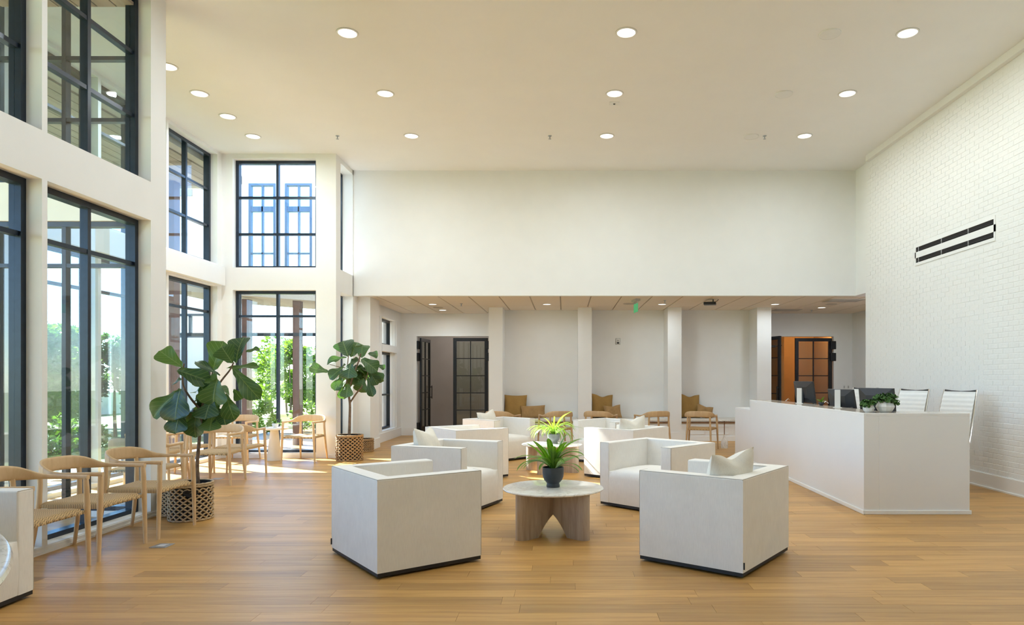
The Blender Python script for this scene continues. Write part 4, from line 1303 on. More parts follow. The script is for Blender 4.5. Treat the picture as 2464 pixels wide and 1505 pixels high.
# office chairs
def office_chair():
    o = thing('office_chair', 'x', 'office chair')
    Z0, Z1 = 0.62, 1.29
    for s in (-1, 1):
        MB().tube([(s * 0.235, -0.20, 0.57), (s * 0.235, 0.16, 0.575), (s * 0.235, 0.225, 0.63), (s * 0.230, 0.30, 0.95), (s * 0.220, 0.40, 1.29)], 0.014, 8).build('side_rail', 'chrome', o, True)
    # ribbed sling back
    mb = MB(); n = 44
    for k in range(n + 1):
        t = k / n
        z = Z0 + (Z1 - 0.02 - Z0) * t
        y = 0.222 + 0.085 * t + 0.085 * t * t + 0.006 * abs(math.sin(t * math.pi * 11))
        w = 0.225 - 0.010 * t
        mb.v += [(-w, y, z), (w, y, z), (-w, y - 0.018, z), (w, y - 0.018, z)]
    for k in range(n):
        a = k * 4; b = a + 4
        mb.f += [(a, b, b + 1, a + 1), (a + 2, a + 3, b + 3, b + 2), (a, a + 2, b + 2, b), (a + 1, b + 1, b + 3, a + 3)]
    mb.f += [(0, 1, 3, 2), (n * 4, n * 4 + 2, n * 4 + 3, n * 4 + 1)]
    mb.build('backrest', 'white_chair', o, True, 50)
    MB().tube([(-0.218, 0.40, 1.285), (-0.12, 0.412, 1.272), (0, 0.416, 1.266), (0.12, 0.412, 1.272), (0.218, 0.40, 1.285)], 0.012, 8).build('top_bar', 'blackplastic', o, True)
    MB().rbox(-0.225, 0.225, -0.21, 0.20, 0.555, 0.60, 0.015, 2).build('seat', 'white_chair', o)
    MB().tube([(0, 0, 0.08), (0, 0, 0.56)], 0.028, 12).build('gas_lift', 'chrome', o, True)
    MB().lathe([(0.20, 0.25), (0.20, 0.262)], 24).build('foot_ring', 'chrome', o)
    for k in range(5):
        a = 2 * math.pi * k / 5
        MB().tube([(0, 0, 0.09), (0.28 * math.cos(a), 0.28 * math.sin(a), 0.065)], [0.022, 0.014], 8).build('star_foot', 'chrome', o, True)
        MB().lathe([(0.0001, 0), (0.022, 0.004), (0.028, 0.028), (0.022, 0.052), (0.0001, 0.056)], 12, (0.28 * math.cos(a), 0.28 * math.sin(a), 0)).build('caster', 'blackplastic', o, True)
    return o
oc = office_chair()
oc.location = (4.88, 8.83, 0); oc.rotation_euler = (0, 0, R(-62)); tag(oc, 'white ribbed office chair standing apart nearest the brick wall', group='office chairs behind the desk')
copy_tree(oc, (4.62, 9.50, 0), R(-62), 'white ribbed office chair just beyond the larger potted juniper', 'office chairs behind the desk')
copy_tree(oc, (4.50, 10.75, 0), R(-58), 'white ribbed office chair partly behind the nearest monitor', 'office chairs behind the desk')

# ================================================================== POTTED PLANTS
def sprig_mesh(mb, base, direction, length, r0, rng, n=9):
    """a juniper-like sprig: thin stem with short needles"""
    d = Vector(direction).normalized()
    a = Vector((0, 0, 1)) if abs(d.z) < 0.9 else Vector((1, 0, 0))
    u = d.cross(a).normalized(); w = d.cross(u)
    pts = []
    for k in range(5):
        t = k / 4
        pts.append(Vector(base) + d * length * t + Vector((0, 0, -0.3 * length * t * t)))
    mb.tube(pts, [r0, r0 * 0.9, r0 * 0.7, r0 * 0.5, r0 * 0.2], 5)
    for k in range(n):
        t = 0.15 + 0.85 * k / n
        p = Vector(base) + d * length * t + Vector((0, 0, -0.3 * length * t * t))
        ang = rng.uniform(0, 6.28)
        q = p + (u * math.cos(ang) + w * math.sin(ang)) * length * 0.28 + d * length * 0.16
        s = (u * math.sin(ang) - w * math.cos(ang)) * 0.0075
        mb.add([p - s, p + s, q + s * 0.9, q - s * 0.9], [(0, 1, 2, 3)])
def juniper_pot(x, y, z, r, h, label, seed, hue=1):
    o = thing('potted_juniper', label, 'potted plant', (x, y, z), 0.2, 'junipers on the desk corner')
    mb = MB().lathe([(r * 0.55, 0), (r * 0.80, h * 0.18), (r * 1.0, h * 0.52), (r * 0.80, h * 0.86), (r * 0.72, h), (r * 0.64, h * 0.98), (r * 0.6, h * 0.8)], 12)
    mb.build('pot', 'pot_white', o)
    MB().lathe([(0.0001, h * 0.86), (r * 0.62, h * 0.86)], 12, cap=False).build('soil', 'moss', o)
    rng = random.Random(seed)
    for k in range(46):
        m = MB()
        a = rng.uniform(0, 6.28); e = rng.uniform(0.05, 1.3)
        dv = (math.cos(a) * math.cos(e), math.sin(a) * math.cos(e), math.sin(e))
        b = (math.cos(a) * r * 0.35 * rng.random(), math.sin(a) * r * 0.35 * rng.random(), h * 0.88)
        sprig_mesh(m, b, dv, rng.uniform(0.75, 1.25) * r * 1.15, 0.004, rng, 22)
        m.build('sprig', 'juniper' if hue else 'treeleaf', o)
juniper_pot(3.32, 7.45, DH + 0.0285, 0.062, 0.088, 'dark green juniper in the smaller faceted white pot on the desk corner', 1)
juniper_pot(3.51, 7.47, DH + 0.0285, 0.098, 0.122, 'bright green juniper in the larger faceted white pot on the desk corner', 2)

# ---- leaf meshes: unit length along +y, unit width along x
def leaf_mesh(name, mat, prof, droop=0.25, fold=0.10, wave=0.03, nl=12, nw=6, twist=0.0):
    mb = MB()
    for j in range(nl + 1):
        t = j / nl
        w = prof(t)
        for i in range(nw + 1):
            u = -1 + 2 * i / nw
            x = u * w * 0.5
            z = -droop * t * t + fold * abs(u) * w * 0.5 + wave * math.sin(9 * t + (2 if u > 0 else 0)) * abs(u) ** 2
            z += twist * u * t * 0.2
            mb.v.append((x, t, z))
    for j in range(nl):
        for i in range(nw):
            a = j * (nw + 1) + i
            mb.f.append((a, a + 1, a + nw + 2, a + nw + 1))
    return mb.mesh(name, mat, True, 180)
def fiddle(t):
    if t < 0.10:
        return 0.05 + 0.3 * (t / 0.10) ** 2 * 0.8
    s = (t - 0.10) / 0.90
    w = 0.29 + 0.75 * s - 0.06 * math.sin(math.pi * min(1, s / 0.5)) if s < 0.62 else 0.755 + (s - 0.62) * 0.3
    w = min(w, 1.0)
    if s > 0.62:
        w = (0.755 + 0.245 * math.sin((s - 0.62) / 0.38 * math.pi * 0.55)) * math.sqrt(max(0.0, 1 - ((s - 0.62) / 0.38) ** 2.6))
    return max(0.02, w * 1.1)
FIG = [leaf_mesh('fig_leaf_%s' % 'abcd'[k], 'figleaf', fiddle, dr, fo, wv, 14, 8, tw) for k, (dr, fo, wv, tw) in enumerate(((0.10, 0.10, 0.035, 0), (0.28, 0.22, 0.05, 0.3), (0.18, 0.05, 0.055, -0.3), (0.42, 0.32, 0.05, 0.1)))]
def put_leaf(o, base, tip, nrm, w):
    b = Vector(base); t = Vector(tip)
    yv = (t - b); ln = yv.length; yv.normalize()
    n = Vector(nrm); n = (n - yv * n.dot(yv)).normalized()
    xv = yv.cross(n).normalized()
    m = Matrix(((xv.x * w, yv.x * ln, n.x * ln, b.x), (xv.y * w, yv.y * ln, n.y * ln, b.y), (xv.z * w, yv.z * ln, n.z * ln, b.z), (0, 0, 0, 1)))
    o.matrix_local = m

def weave(mb, r, h, rows, nodes, amp, rope, taper=0.0):
    segs = nodes * 4
    for k in range(rows):
        z0 = h * (k + 0.5) / rows
        pts = []
        for s in range(segs + 1):
            th = 2 * math.pi * s / segs
            ph = (s / 4.0) % 1.0
            zig = (1 - abs(2 * ph - 1) * 2) * (1 if k % 2 else -1)
            rad = r * (1 + taper * (z0 / h - 0.5)) + 0.006 * math.cos(2 * math.pi * s / 4.0)
            pts.append((rad * math.cos(th), rad * math.sin(th), z0 + amp * zig))
        mb.tube(pts, rope, 5, cap=False)
def basket(name, loc, r, h, mat, label, rows=12, nodes=18, plant=False, rope=0.0098, group=None, rz=0.0):
    o = thing(name, label, 'basket', loc, rz, group)
    MB().lathe([(r * 0.97, 0.004), (r * 0.965, h - 0.01), (r * 0.93, h - 0.01), (r * 0.92, 0.03), (0.001, 0.03)], 36).build('liner', 'dark_inside', o, True, 50)
    m = MB(); weave(m, r * 0.985, h - 0.05, rows, nodes, (h - 0.05) / rows * 0.40, rope)
    m.build('weave', mat, o, True, 180)
    for z, rr_ in ((h - 0.032, 1.0), (h - 0.012, 1.0), (0.012, 0.98)):
        m = MB()
        pts = [(r * rr_ * math.cos(2 * math.pi * k / 48), r * rr_ * math.sin(2 * math.pi * k / 48), z + 0.003 * math.sin(k * 2.6)) for k in range(49)]
        m.tube(pts, 0.012, 6, cap=False)
        m.build('rim', mat, o, True, 180)
    if plant:
        MB().lathe([(0.0001, h - 0.05), (r * 0.93, h - 0.055)], 24, cap=False).build('soil', 'soil', o)
    return o
def oval_patch(o, r, z, ang, w, h):
    mb = MB(); n = 20
    c = []
    for k in range(n):
        a = 2 * math.pi * k / n
        th = ang + math.cos(a) * w / r
        zz = z + min(math.sin(a) * h, h * 0.45)
        c.append(((r + 0.014) * math.cos(th), (r + 0.014) * math.sin(th), zz))
    c2 = [(x * 0.9, y * 0.9, zz) for (x, y, zz) in c]
    mb.v = c + c2
    mb.f = [tuple(range(n))] + [(k, k + n, (k + 1) % n + n, (k + 1) % n) for k in range(n)]
    mb.build('handle_hole_patch', 'dark_inside', o)  # dark patch paints the shade of the handle opening, nothing is cut

b1_ = basket('woven_basket', (-3.84, 7.02, 0), 0.205, 0.385, 'basket', 'woven grass basket holding the larger fig tree', plant=True)
oval_patch(b1_, 0.205, 0.30, R(-62), 0.065, 0.045)
basket('woven_basket', (-4.13, 7.235, 0), 0.142, 0.30, 'basket', 'smaller empty woven basket tucked behind the larger fig tree basket', 12, 16, False, 0.009)
b2_ = basket('woven_basket', (-3.78, 12.02, 0), 0.225, 0.455, 'basket_dark', 'honey woven basket holding the smaller fig tree', 13, 18, True, 0.0112)
basket('woven_basket', (-3.93, 13.44, 0), 0.168, 0.26, 'basket_dark', 'low honey woven basket against the alcove pier', 10, 24, False)

def fig_tree(loc, label, trunks, leaves, fillers, scale, seed, yspread):
    """leaves given as plan-free list: base x,z -> tip x,z, width, depth base, depth tip (metres about the trunk foot)"""
    o = thing('fig_tree', label, 'plant', loc)
    for nm, pts, rad in trunks:
        MB().tube(catmull(pts, 5), [rad[0] + (rad[1] - rad[0]) * k / (5 * (len(pts) - 1)) for k in range(5 * (len(pts) - 1) + 1)], 10).build(nm, 'bark', o, True, 180)
    rng = random.Random(seed)
    for i, (bx, bz, tx, tz, w, by, ty) in enumerate(leaves):
        l = link('leaf', FIG[i % 4], o)
        front = Vector((rng.uniform(-0.25, 0.25), -1.0, 0.55 + rng.uniform(-0.2, 0.3)))
        put_leaf(l, (bx, by, bz), (tx, ty, tz), front, w * 1.25)
    for i, (cx, cz, rad) in enumerate(fillers):
        for k in range(7):
            a = rng.uniform(0, 6.28); e = rng.uniform(-0.5, 0.6)
            ln = rng.uniform(0.7, 1.0) * rad
            b = Vector((cx + rng.uniform(-0.05, 0.05), rng.uniform(0.0, 0.12) * yspread, cz + rng.uniform(-0.05, 0.05)))
            d = Vector((math.cos(a) * math.cos(e), abs(math.sin(a)) * math.cos(e) * 0.9 + 0.1, math.sin(e) - 0.2)).normalized()
            l = link('leaf', FIG[(i + k) % 4], o)
            put_leaf(l, b, b + d * ln, Vector((rng.uniform(-0.4, 0.4), -0.6, 1.0)), ln * rng.uniform(0.62, 0.8))
    return o

FIG1 = [
    (-0.076, 1.557, -0.367, 1.748, 0.176, 0, 0.05), (0.2, 1.518, 0.292, 1.817, 0.23, 0.05, 0.0), (0.438, 1.603, 0.357, 1.762, 0.192, -0.02, -0.08),
    (0.446, 1.603, 0.426, 1.901, 0.207, 0.05, 0.1), (0.369, 1.549, 0.652, 1.587, 0.069, 0, 0.1), (0.446, 1.549, 0.706, 1.258, 0.161, -0.02, -0.1),
    (0.538, 1.717, 0.652, 1.771, 0.054, 0.05, 0.1), (-0.11, 1.526, 0.193, 1.457, 0.169, -0.05, -0.12), (-0.099, 1.434, -0.237, 1.411, 0.092, 0.03, 0.1),
    (-0.099, 1.319, -0.375, 1.089, 0.169, -0.02, -0.12), (-0.06, 1.338, -0.076, 1.039, 0.307, -0.08, -0.22), (0.315, 1.434, 0.292, 1.208, 0.261, -0.08, -0.2),
    (0.254, 1.235, 0.239, 1.047, 0.253, -0.08, -0.2), (0.384, 1.288, 0.465, 1.043, 0.161, -0.04, -0.12), (-0.091, 1.127, -0.114, 0.901, 0.23, -0.02, -0.12),
    (0.062, 1.097, 0.055, 0.878, 0.184, 0, -0.1), (0.231, 1.058, 0.239, 0.917, 0.199, -0.02, -0.1), (0.331, 1.112, 0.369, 0.986, 0.199, 0, -0.06),
    (0.315, 1.472, 0.093, 1.641, 0.092, -0.03, -0.08), (0.055, 1.365, 0.154, 1.227, 0.215, 0.08, 0.1), (-0.022, 1.38, 0.17, 1.415, 0.138, 0.06, 0.12),
    (0.423, 1.334, 0.48, 1.219, 0.107, 0.04, 0.08), (-0.237, 1.196, -0.271, 1.051, 0.1, 0.03, 0.03), (0.285, 1.396, 0.2, 1.472, 0.13, -0.02, -0.04),
    (0.185, 1.411, 0.2, 1.319, 0.1, 0, 0), (-0.007, 1.273, 0.101, 1.189, 0.199, 0.12, 0.15), (0.162, 1.196, 0.039, 1.097, 0.215, 0.1, 0.12),
    (0.147, 1.135, 0.254, 1.012, 0.215, 0.1, 0.1), (-0.007, 1.058, 0.101, 0.943, 0.199, 0.05, 0.05), (-0.068, 1.196, -0.183, 1.058, 0.169, 0.05, 0.05),
]
FIG2 = [
    (-0.023, 1.825, -0.144, 2.112, 0.316, 0, 0.05), (0.007, 1.818, 0.09, 2.097, 0.286, 0.05, 0.1), (0.218, 1.803, 0.203, 2.029, 0.256, 0, 0),
    (-0.038, 1.803, -0.362, 1.773, 0.136, -0.05, -0.15), (-0.325, 1.547, -0.634, 1.652, 0.181, -0.1, -0.2), (-0.069, 1.637, -0.31, 1.479, 0.181, -0.1, -0.2),
    (0.067, 1.705, 0.029, 1.449, 0.316, -0.15, -0.25), (0.233, 1.773, 0.512, 1.644, 0.241, -0.1, -0.2), (0.308, 1.878, 0.474, 1.863, 0.151, 0.05, 0.1),
    (0.489, 1.667, 0.62, 1.637, 0.105, 0, 0), (0.323, 1.592, 0.602, 1.433, 0.151, 0, -0.05), (0.368, 1.547, 0.512, 1.366, 0.181, -0.05, -0.1),
    (0.323, 1.471, 0.429, 1.132, 0.143, 0, -0.1), (0.248, 1.441, 0.188, 1.207, 0.226, 0, -0.05), (-0.129, 1.516, -0.242, 1.242, 0.181, 0, -0.1),
    (-0.038, 1.426, -0.136, 1.336, 0.151, -0.1, -0.2), (0.007, 1.351, -0.008, 1.117, 0.226, -0.1, -0.2), (-0.129, 1.32, -0.084, 1.107, 0.166, 0, -0.1),
    (0.112, 1.75, -0.099, 1.705, 0.166, 0.1, 0.2), (-0.008, 1.75, 0.127, 1.803, 0.151, 0.1, 0.2), (0.173, 1.531, 0.082, 1.29, 0.211, 0.1, 0.1),
    (0.112, 1.607, 0.248, 1.411, 0.226, 0.15, 0.2), (-0.008, 1.607, 0.112, 1.411, 0.226, 0.1, 0.15), (0.233, 1.652, 0.384, 1.547, 0.181, 0.1, 0.15),
    (-0.099, 1.682, -0.219, 1.652, 0.121, 0.1, 0.2),
]

fig_tree((-3.84, 7.02, 0), 'large fiddle leaf fig tree standing before the corner pier',
         [('trunk', [(0.07, 0.02, 0.30), (0.055, 0.02, 0.55), (0.075, 0.02, 0.80), (0.085, 0.02, 0.97), (0.10, 0.03, 1.15)], (0.019, 0.014)),
          ('branch', [(0.10, 0.03, 1.10), (-0.02, 0.02, 1.25), (-0.08, 0.0, 1.38), (-0.08, 0.0, 1.52), (-0.07, 0.0, 1.60)], (0.012, 0.007)),
          ('branch', [(0.10, 0.03, 1.13), (0.22, 0.02, 1.30), (0.32, 0.0, 1.43), (0.40, 0.0, 1.53), (0.44, 0.0, 1.61)], (0.012, 0.007)),
          ('branch', [(0.10, 0.03, 1.15), (0.14, 0.04, 1.32), (0.19, 0.05, 1.48), (0.20, 0.05, 1.53)], (0.010, 0.006))],
         FIG1, [(0.08, 1.18, 0.24), (0.10, 1.34, 0.22), (0.02, 1.08, 0.24)], 1.0, 11, 1.0)
fig_tree((-3.78, 12.02, 0), 'smaller fiddle leaf fig tree standing before the return wall',
         [('trunk', [(-0.01, 0, 0.38), (0.0, 0, 0.70), (0.005, 0, 0.98), (-0.015, 0, 1.20), (0.05, 0, 1.45), (0.16, 0, 1.75), (0.19, 0, 1.88)], (0.026, 0.010)),
          ('branch', [(0.01, 0, 1.02), (0.12, 0.0, 1.18), (0.22, 0.0, 1.30), (0.30, 0.0, 1.46), (0.32, 0, 1.55)], (0.016, 0.008)),
          ('branch', [(-0.01, 0, 1.15), (-0.05, 0.0, 1.40), (-0.04, 0.0, 1.65), (-0.02, 0, 1.85)], (0.012, 0.007)),
          ('branch', [(-0.04, 0, 1.62), (-0.20, -0.05, 1.65), (-0.36, -0.1, 1.70)], (0.007, 0.004))],
         FIG2, [(0.05, 1.55, 0.26), (-0.05, 1.42, 0.24), (0.18, 1.62, 0.26)], 1.0, 12, 1.6)

# ---- table ferns
def strap(t):
    return max(0.03, (0.35 + 0.65 * math.sin(min(1.0, t / 0.55) * math.pi / 2)) * math.sqrt(max(0.0, 1 - max(0.0, (t - 0.5) / 0.5) ** 2.2)))
def blade_mesh(name, mat, arch, w0, n=10):
    mb = MB()
    for j in range(n + 1):
        t = j / n
        th = arch * t
        # arc in the y-z plane that starts upward
        y = (1 - math.cos(th)) / arch if arch > 1e-3 else 0
        z = math.sin(th) / arch if arch > 1e-3 else t
        w = strap(t) * w0
        for u in (-1, 0, 1):
            mb.v.append((u * w / 2, y, z + 0.12 * w * abs(u)))
    for j in range(n):
        for i in range(2):
            a = j * 3 + i
            mb.f.append((a, a + 1, a + 4, a + 3))
    return mb.mesh(name, mat, True, 180)
def bowl(o, r, h, mat, soil):
    MB().lathe([(r * 0.62, 0), (r * 0.64, 0.008), (r * 0.58, h * 0.20), (r * 0.66, h * 0.25), (r * 0.84, h * 0.36), (r * 0.96, h * 0.52), (r * 1.0, h * 0.72), (r * 1.0, h), (r * 0.95, h), (r * 0.94, h * 0.85)], 36, cap=True).build('pot', mat, o, True, 35)
    MB().lathe([(0.0001, h * 0.95), (r * 0.5, h * 0.95), (r * 0.95, h * 0.84)], 24, cap=False).build('soil', soil, o, True, 180)
def fern(loc, rz, label, potmat, leafmat, nleaf, lens, arches, w0, r, h, seed, elev):
    o = thing('potted_fern', label, 'potted plant', loc, rz)
    bowl(o, r, h, potmat, 'moss')
    ms = [blade_mesh('frond_%d' % k, leafmat, a, w0) for k, a in enumerate(arches)]
    rng = random.Random(seed)
    for i in range(nleaf):
        l = link('leaf', ms[i % len(ms)], o)
        t = i / nleaf
        a = i * 2.39996 + rng.uniform(-0.2, 0.2)
        ln = rng.uniform(*lens)
        tilt = elev[0] + (elev[1] - elev[0]) * ((i * 0.618) % 1.0)
        l.location = (math.cos(a) * r * 0.2 * rng.random(), math.sin(a) * r * 0.2 * rng.random(), h * 0.9)
        l.rotation_euler = Euler((-R(tilt), 0, a - math.pi / 2), 'XYZ')
        l.scale = (ln, ln, ln)
    return o
fern((-0.105, 6.39, 0.430), 0.4, 'strap leaved fern in a dark footed bowl on the front marble table', 'pot_dark', 'fernleaf', 36, (0.28, 0.44), (0.6, 1.4, 1.9, 1.0), 0.14, 0.10, 0.185, 3, (5, 62))
fern((-0.165, 10.62, 0.430), 0.1, 'bright spider plant in a grey footed bowl on the rear marble table', 'pot_grey', 'spiderleaf', 78, (0.32, 0.52), (1.1, 1.9, 2.5, 2.2), 0.05, 0.098, 0.15, 5, (4, 50))
o = fern((-5.09, 12.02, 0.575), 0.0, 'tiny green plant in a round white pot on the conical table', 'pot_white', 'fernleaf', 22, (0.06, 0.11), (0.8, 1.4), 0.20, 0.055, 0.075, 8, (10, 65))
fern((3.50, 9.30, DH + 0.0285), 0.0, 'tiny spiky succulent on the desk ledge between the sign holders', 'pot_dark', 'fernleaf', 20, (0.06, 0.10), (0.3, 0.6), 0.22, 0.04, 0.045, 9, (10, 65))

M['sky_reflection_blue'] = mat_plain('sky_reflection_frame', (0.10, 0.17, 0.27), 0.4)  # blue reflection of the sky painted into the frame colour
# ================================================================== OUTSIDE
MB().box(-60, -6.45, -25, 70, -0.30, -0.14).box(-6.45, -4.55, -25, 7.0, -0.30, -0.14).box(-6.45, -4.45, 12.7, 70, -0.30, -0.14).box(-60, 60, -70, -25, -0.30, -0.14).box(-4.55, 60, -25, -4.5, -0.30, -0.14).box(-4.45, 60, 21.2, 70, -0.30, -0.14).build(
    'ground', 'lawn', kind=S, label='lawn and planting ground outside the windows', cat='ground')
# stone terrace slabs beside the windows
terr = MB().box(-8.4, -4.55, -4, 7.0, -0.14, -0.10).box(-8.4, -6.47, 7.0, 12.65, -0.14, -0.10).box(-8.4, -4.5, 12.65, 20, -0.14, -0.10).build('terrace', 'patio', kind=S, label='pale stone terrace just outside the windows', cat='ground')
rg = random.Random(21)
for iy in range(0, 26):
    for ix in range(0, 4):
        xa = -8.38 + ix * 0.95; ya = -3.9 + iy * 0.9
        if xa + 0.93 > -6.5 and 6.3 < ya < 12.7: continue
        if xa + 0.93 > -4.5: continue
        MB().box(xa, xa + 0.935, ya, ya + 0.885, -0.10, -0.085 + rg.uniform(0, 0.004)).build('slab', 'patio', terr)
for (x0, x1, y0, y1, h, lab) in ((-11.35, -11.0, -4, 14.2, 0.42, 'low pale stone garden wall seen through the near windows'), (-9.1, -4.8, 21.6, 22.0, 0.40, 'low pale stone garden wall seen through the bay end window'),
                                 (-20.5, -20.0, -2, 34, 0.9, 'farther pale garden wall below the trees')):
    w = thing('garden_wall', lab, 'garden wall', ((x0 + x1) / 2, (y0 + y1) / 2, -0.14))
    hx, hy = (x1 - x0) / 2, (y1 - y0) / 2
    MB().box(-hx, hx, -hy, hy, 0, h).build('wall_body', 'pale_stone', w)
    MB().box(-hx - 0.04, hx + 0.04, -hy - 0.04, hy + 0.04, h, h + 0.06).build('coping', 'pale_stone', w)

# deep roof overhang above the window wall, carried by brown posts
roof = thing('porch_roof', 'deep timber boarded roof overhang outside the upper windows', 'roof', (-8.3, 4.0, 5.30), kind=S)
MB().box(-2.75, 3.75, -8.5, 3.10, 0.03, 0.20).box(-2.75, 1.83, 3.10, 9.7, 0.03, 0.20).build('roof_deck', 'stucco', roof)
MB().box(-2.80, 1.83, 9.68, 9.73, -0.05, 0.22).box(-2.80, -2.75, -8.5, 9.68, -0.05, 0.22).build('roof_fascia', 'trim', roof)
xb = -2.73
while xb < 3.7:
    y1_ = 3.08 if xb + 0.19 > 1.80 else 9.67
    MB().box(xb, xb + 0.185, -8.5, y1_, 0.0, 0.03).build('soffit_board', 'soffitwood', roof)
    xb += 0.20
for (x, y, nm) in ((-10.75, 13.4, 'at the outer far corner'), (-7.7, 13.4, 'nearest the bay'), (-10.75, 6.0, 'at the middle of the outer edge'), (-10.75, -1.5, 'at the near end of the outer edge')):
    p = thing('porch_post', 'brown timber post under the roof overhang, ' + nm, 'post', (x, y, -0.14), 0, 'posts of the roof overhang')
    MB().box(-0.10, 0.10, -0.10, 0.10, 0.25, 5.44).build('post_shaft', 'brown_post', p)
    MB().box(-0.15, 0.15, -0.15, 0.15, 0, 0.25).build('post_foot', 'pale_stone', p)

# covered walk with glazed clerestory beyond the bay end window
cw = thing('covered_walk', 'low stucco covered walk with clerestory windows beyond the bay end window', 'building', (-6.4, 15.6, 0), kind=S)
MB().add([(-2.2, -1.2, 3.32), (1.9, -1.2, 3.02), (1.9, 1.2, 3.02), (-2.2, 1.2, 3.32), (-2.2, -1.2, 3.52), (1.9, -1.2, 3.30), (1.9, 1.2, 3.30), (-2.2, 1.2, 3.52)],
         [(0, 3, 2, 1), (4, 5, 6, 7), (0, 1, 5, 4), (1, 2, 6, 5), (2, 3, 7, 6), (3, 0, 4, 7)]).build('walk_roof', 'stucco', cw)
m = MB().box(-2.2, -0.90, 0.2, 0.4, 3.40, 6.3).box(-0.28, -0.06, 0.2, 0.4, 3.40, 6.3).box(0.56, 1.9, 0.2, 0.4, 3.40, 6.3)
m.box(-0.90, -0.28, 0.2, 0.4, 3.40, 3.75).box(-0.06, 0.56, 0.2, 0.4, 3.40, 3.75).box(-0.90, -0.28, 0.2, 0.4, 5.95, 6.3).box(-0.06, 0.56, 0.2, 0.4, 5.95, 6.3)
m.build('clerestory_wall', 'trim', cw)
for xa in (-0.90, -0.06):
    f = MB()
    f.box(xa, xa + 0.05, 0.18, 0.3, 3.75, 5.95).box(xa + 0.57, xa + 0.62, 0.18, 0.3, 3.75, 5.95).box(xa + 0.05, xa + 0.57, 0.18, 0.3, 3.75, 3.80).box(xa + 0.05, xa + 0.57, 0.18, 0.3, 5.90, 5.95)
    f.box(xa + 0.295, xa + 0.325, 0.19, 0.28, 3.80, 5.90).box(xa + 0.05, xa + 0.57, 0.19, 0.28, 5.30, 5.42).box(xa + 0.05, xa + 0.57, 0.19, 0.28, 4.32, 4.35)
    fo = f.build('window', 'sky_reflection_blue', cw)
    for (za, zb_) in ((3.80, 4.32), (4.35, 5.30), (5.42, 5.90)):
        for q in (0.05, 0.325):
            MB().box(xa + q, xa + q + 0.245, 0.23, 0.236, za, zb_).build('pane', 'glass', fo)
for xx in (-1.35, -0.55, 0.55):
    MB().box(xx, xx + 0.16, -0.9, -0.74, -0.14, 3.15).build('post', 'brown_post', cw)
MB().box(-2.2, 1.9, -0.92, -0.86, 2.35, 2.42).build('rail_beam', 'black', cw)

# white wing of the building to the left
wg = thing('white_wing', 'white painted brick wing seen past the outer bay windows', 'building', (-11.6, 18.6, 0), kind=S)
m = MB().box(0.55, 2.35, 0, 1.2, -0.14, 2.55).box(0.55, 2.35, 0, 1.2, 3.20, 6.4).box(0.55, 0.75, 0, 1.2, 2.55, 3.2).box(2.0, 2.35, 0, 1.2, 2.55, 3.2)
m.build('wing_wall', 'brick', wg)
MB().box(0.45, 2.45, -0.1, 1.3, 6.4, 6.6).build('wing_roof', 'stucco', wg)
f = MB().box(0.75, 0.81, 0.02, 0.12, 2.55, 3.2).box(1.94, 2.0, 0.02, 0.12, 2.55, 3.2).box(0.81, 1.94, 0.02, 0.12, 2.55, 2.61).box(0.81, 1.94, 0.02, 0.12, 3.14, 3.2).box(1.35, 1.41, 0.02, 0.12, 2.61, 3.14).build('window', 'blueblack_skylit', wg)
for xa in (0.81, 1.41):
    MB().box(xa, xa + 0.53, 0.06, 0.066, 2.61, 3.14).build('pane', 'glass', f)

# ---- trees and shrubs
def leaf_cloud(mb, centers, n, size, rng):
    for k in range(n):
        cx, cy, cz, r = centers[k % len(centers)]
        d = Vector((rng.gauss(0, 1), rng.gauss(0, 1), rng.gauss(0, 1)))
        d.normalize()
        rr_ = r * (0.55 + 0.45 * rng.random() ** 0.5)
        p = Vector((cx, cy, cz)) + Vector((d.x, d.y, d.z * 0.85)) * rr_
        s = size * rng.uniform(0.6, 1.3)
        a = Vector((rng.gauss(0, 1), rng.gauss(0, 1), rng.gauss(0, 0.6))).normalized()
        b = a.cross(Vector((rng.gauss(0, 1), rng.gauss(0, 1), rng.gauss(0, 1)))).normalized()
        mb.add([p - a * s, p + b * s * 0.45, p + a * s, p - b * s * 0.45], [(0, 1, 2, 3)])
def tree(loc, h, spread, label, group, seed, mat='treeleaf', n=2600, name='garden_tree', size=0.085, trunk=0.05):
    rng = random.Random(seed)
    o = thing(name, label, 'tree' if name == 'garden_tree' else 'shrub', loc, 0, group)
    th = h * 0.35
    tp = [(0, 0, 0), (rng.uniform(-.05, .05), rng.uniform(-.05, .05), th * 0.6), (rng.uniform(-.1, .1), rng.uniform(-.1, .1), h * 0.8)]
    MB().tube(tp, [trunk, trunk * 0.8, trunk * 0.3], 7).build('trunk', 'bark', o, True)
    cs = []
    for k in range(16):
        t = rng.random()
        z = h * (0.22 + 0.70 * t)
        rr_ = spread * (0.25 + 0.85 * math.sin(math.pi * min(1, 0.15 + 0.85 * t)) ) * 0.55
        a = rng.uniform(0, 6.28)
        cs.append((math.cos(a) * rr_, math.sin(a) * rr_, z, spread * rng.uniform(0.22, 0.40)))
    m = MB(); leaf_cloud(m, cs, n, size, rng)
    m.build('foliage', mat, o, kind='stuff')
    return o
NTH = ['first', 'second', 'third', 'fourth', 'fifth', 'sixth', 'seventh', 'eighth', 'ninth', 'tenth', 'eleventh', 'twelfth', 'thirteenth', 'fourteenth', 'fifteenth', 'sixteenth']
TG = 'leafy trees outside the near windows'
tl = 'young leafy tree in the garden outside the tall windows'
tr = random.Random(77)
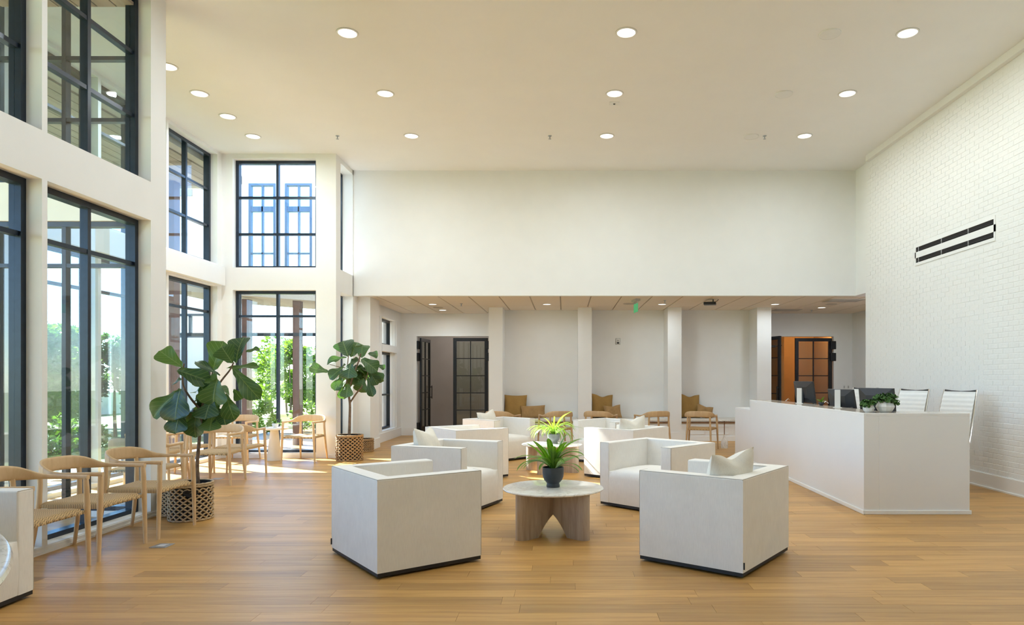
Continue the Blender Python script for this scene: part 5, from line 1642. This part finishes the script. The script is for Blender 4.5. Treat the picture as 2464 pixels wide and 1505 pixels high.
NEAR_T = [(-11.9, 15.2, 2.7), (-12.6, 16.6, 3.0), (-13.4, 15.6, 2.9), (-13.2, 18.2, 3.0), (-14.4, 17.2, 3.2), (-14.4, 19.8, 3.1), (-15.6, 18.8, 3.3), (-15.8, 21.4, 3.2),
          (-12.1, 18.4, 2.7), (-17.2, 20.4, 3.5), (-13.6, 22.0, 3.0), (-12.4, 20.9, 2.8), (-15.2, 15.6, 3.3), (-16.6, 17.4, 3.5), (-13.2, 12.6, 2.8), (-14.8, 13.2, 3.2)]
for k, (x, y, h) in enumerate(sorted(NEAR_T, key=lambda p: p[0] / p[1])):
    tree((x, y, -0.14), h, 1.25, tl + ', %s from the picture edge' % NTH[k], TG, 100 + k, 'treeleaf' if k % 3 else 'treeleaf2', 4200)
for k, (x, y, h) in enumerate(((-13.8, 9.6, 3.0), (-14.8, 6.8, 3.2), (-14.0, 3.9, 2.9), (-16.4, 9.0, 3.4), (-15.8, 1.2, 3.3), (-17.4, 5.2, 3.6))):
    tree((x, y, -0.14), h, 1.25, 'leafy garden tree out along the garden wall towards the entrance, %s of six' % NTH[k], TG, 150 + k, 'treeleaf' if k % 2 else 'treeleaf2', 2600)
FAR_T = [(-10.6, 26.4, 3.0), (-9.3, 27.0, 2.9), (-8.0, 26.2, 2.8), (-11.8, 27.6, 3.2), (-9.0, 30.0, 3.3), (-10.6, 30.5, 3.4), (-12.6, 31.0, 3.5), (-7.0, 29.0, 3.2)]
for k, (x, y, h) in enumerate(sorted(FAR_T, key=lambda p: p[0] / p[1])):
    tree((x, y, -0.14), h, 1.4, 'bright green tree far beyond the bay end window, %s from the white wing' % NTH[k], 'trees beyond the bay end window', 200 + k, 'treeleaf2', 3600)
for k in range(16):
    y = 8.6 + (k % 8) * 0.85 + tr.uniform(-.2, .2); x = -8.9 - 0.55 * (k // 8) - max(0.0, y - 11.0) * 0.35 + tr.uniform(-.15, .15)
    tree((x, y, -0.14), tr.uniform(0.5, 0.95), 0.5, 'low garden shrub in the %s row before the pale garden wall, %s along it' % ('front' if k < 8 else 'back', NTH[k % 8]), 'garden shrubs', 300 + k, 'treeleaf2' if k % 2 else 'treeleaf', 500, 'garden_shrub', 0.06, 0.012)
for k, (x, y) in enumerate(((-8.0, 18.4), (-7.2, 18.9), (-6.4, 18.5), (-5.6, 18.9), (-8.7, 18.9))):
    tree((x, y, -0.14), tr.uniform(0.6, 1.0), 0.5, 'low garden shrub before the wall beyond the bay end window, %s planted' % NTH[k], 'shrubs beyond the bay end window', 400 + k, 'treeleaf2', 600, 'garden_shrub', 0.06, 0.012)
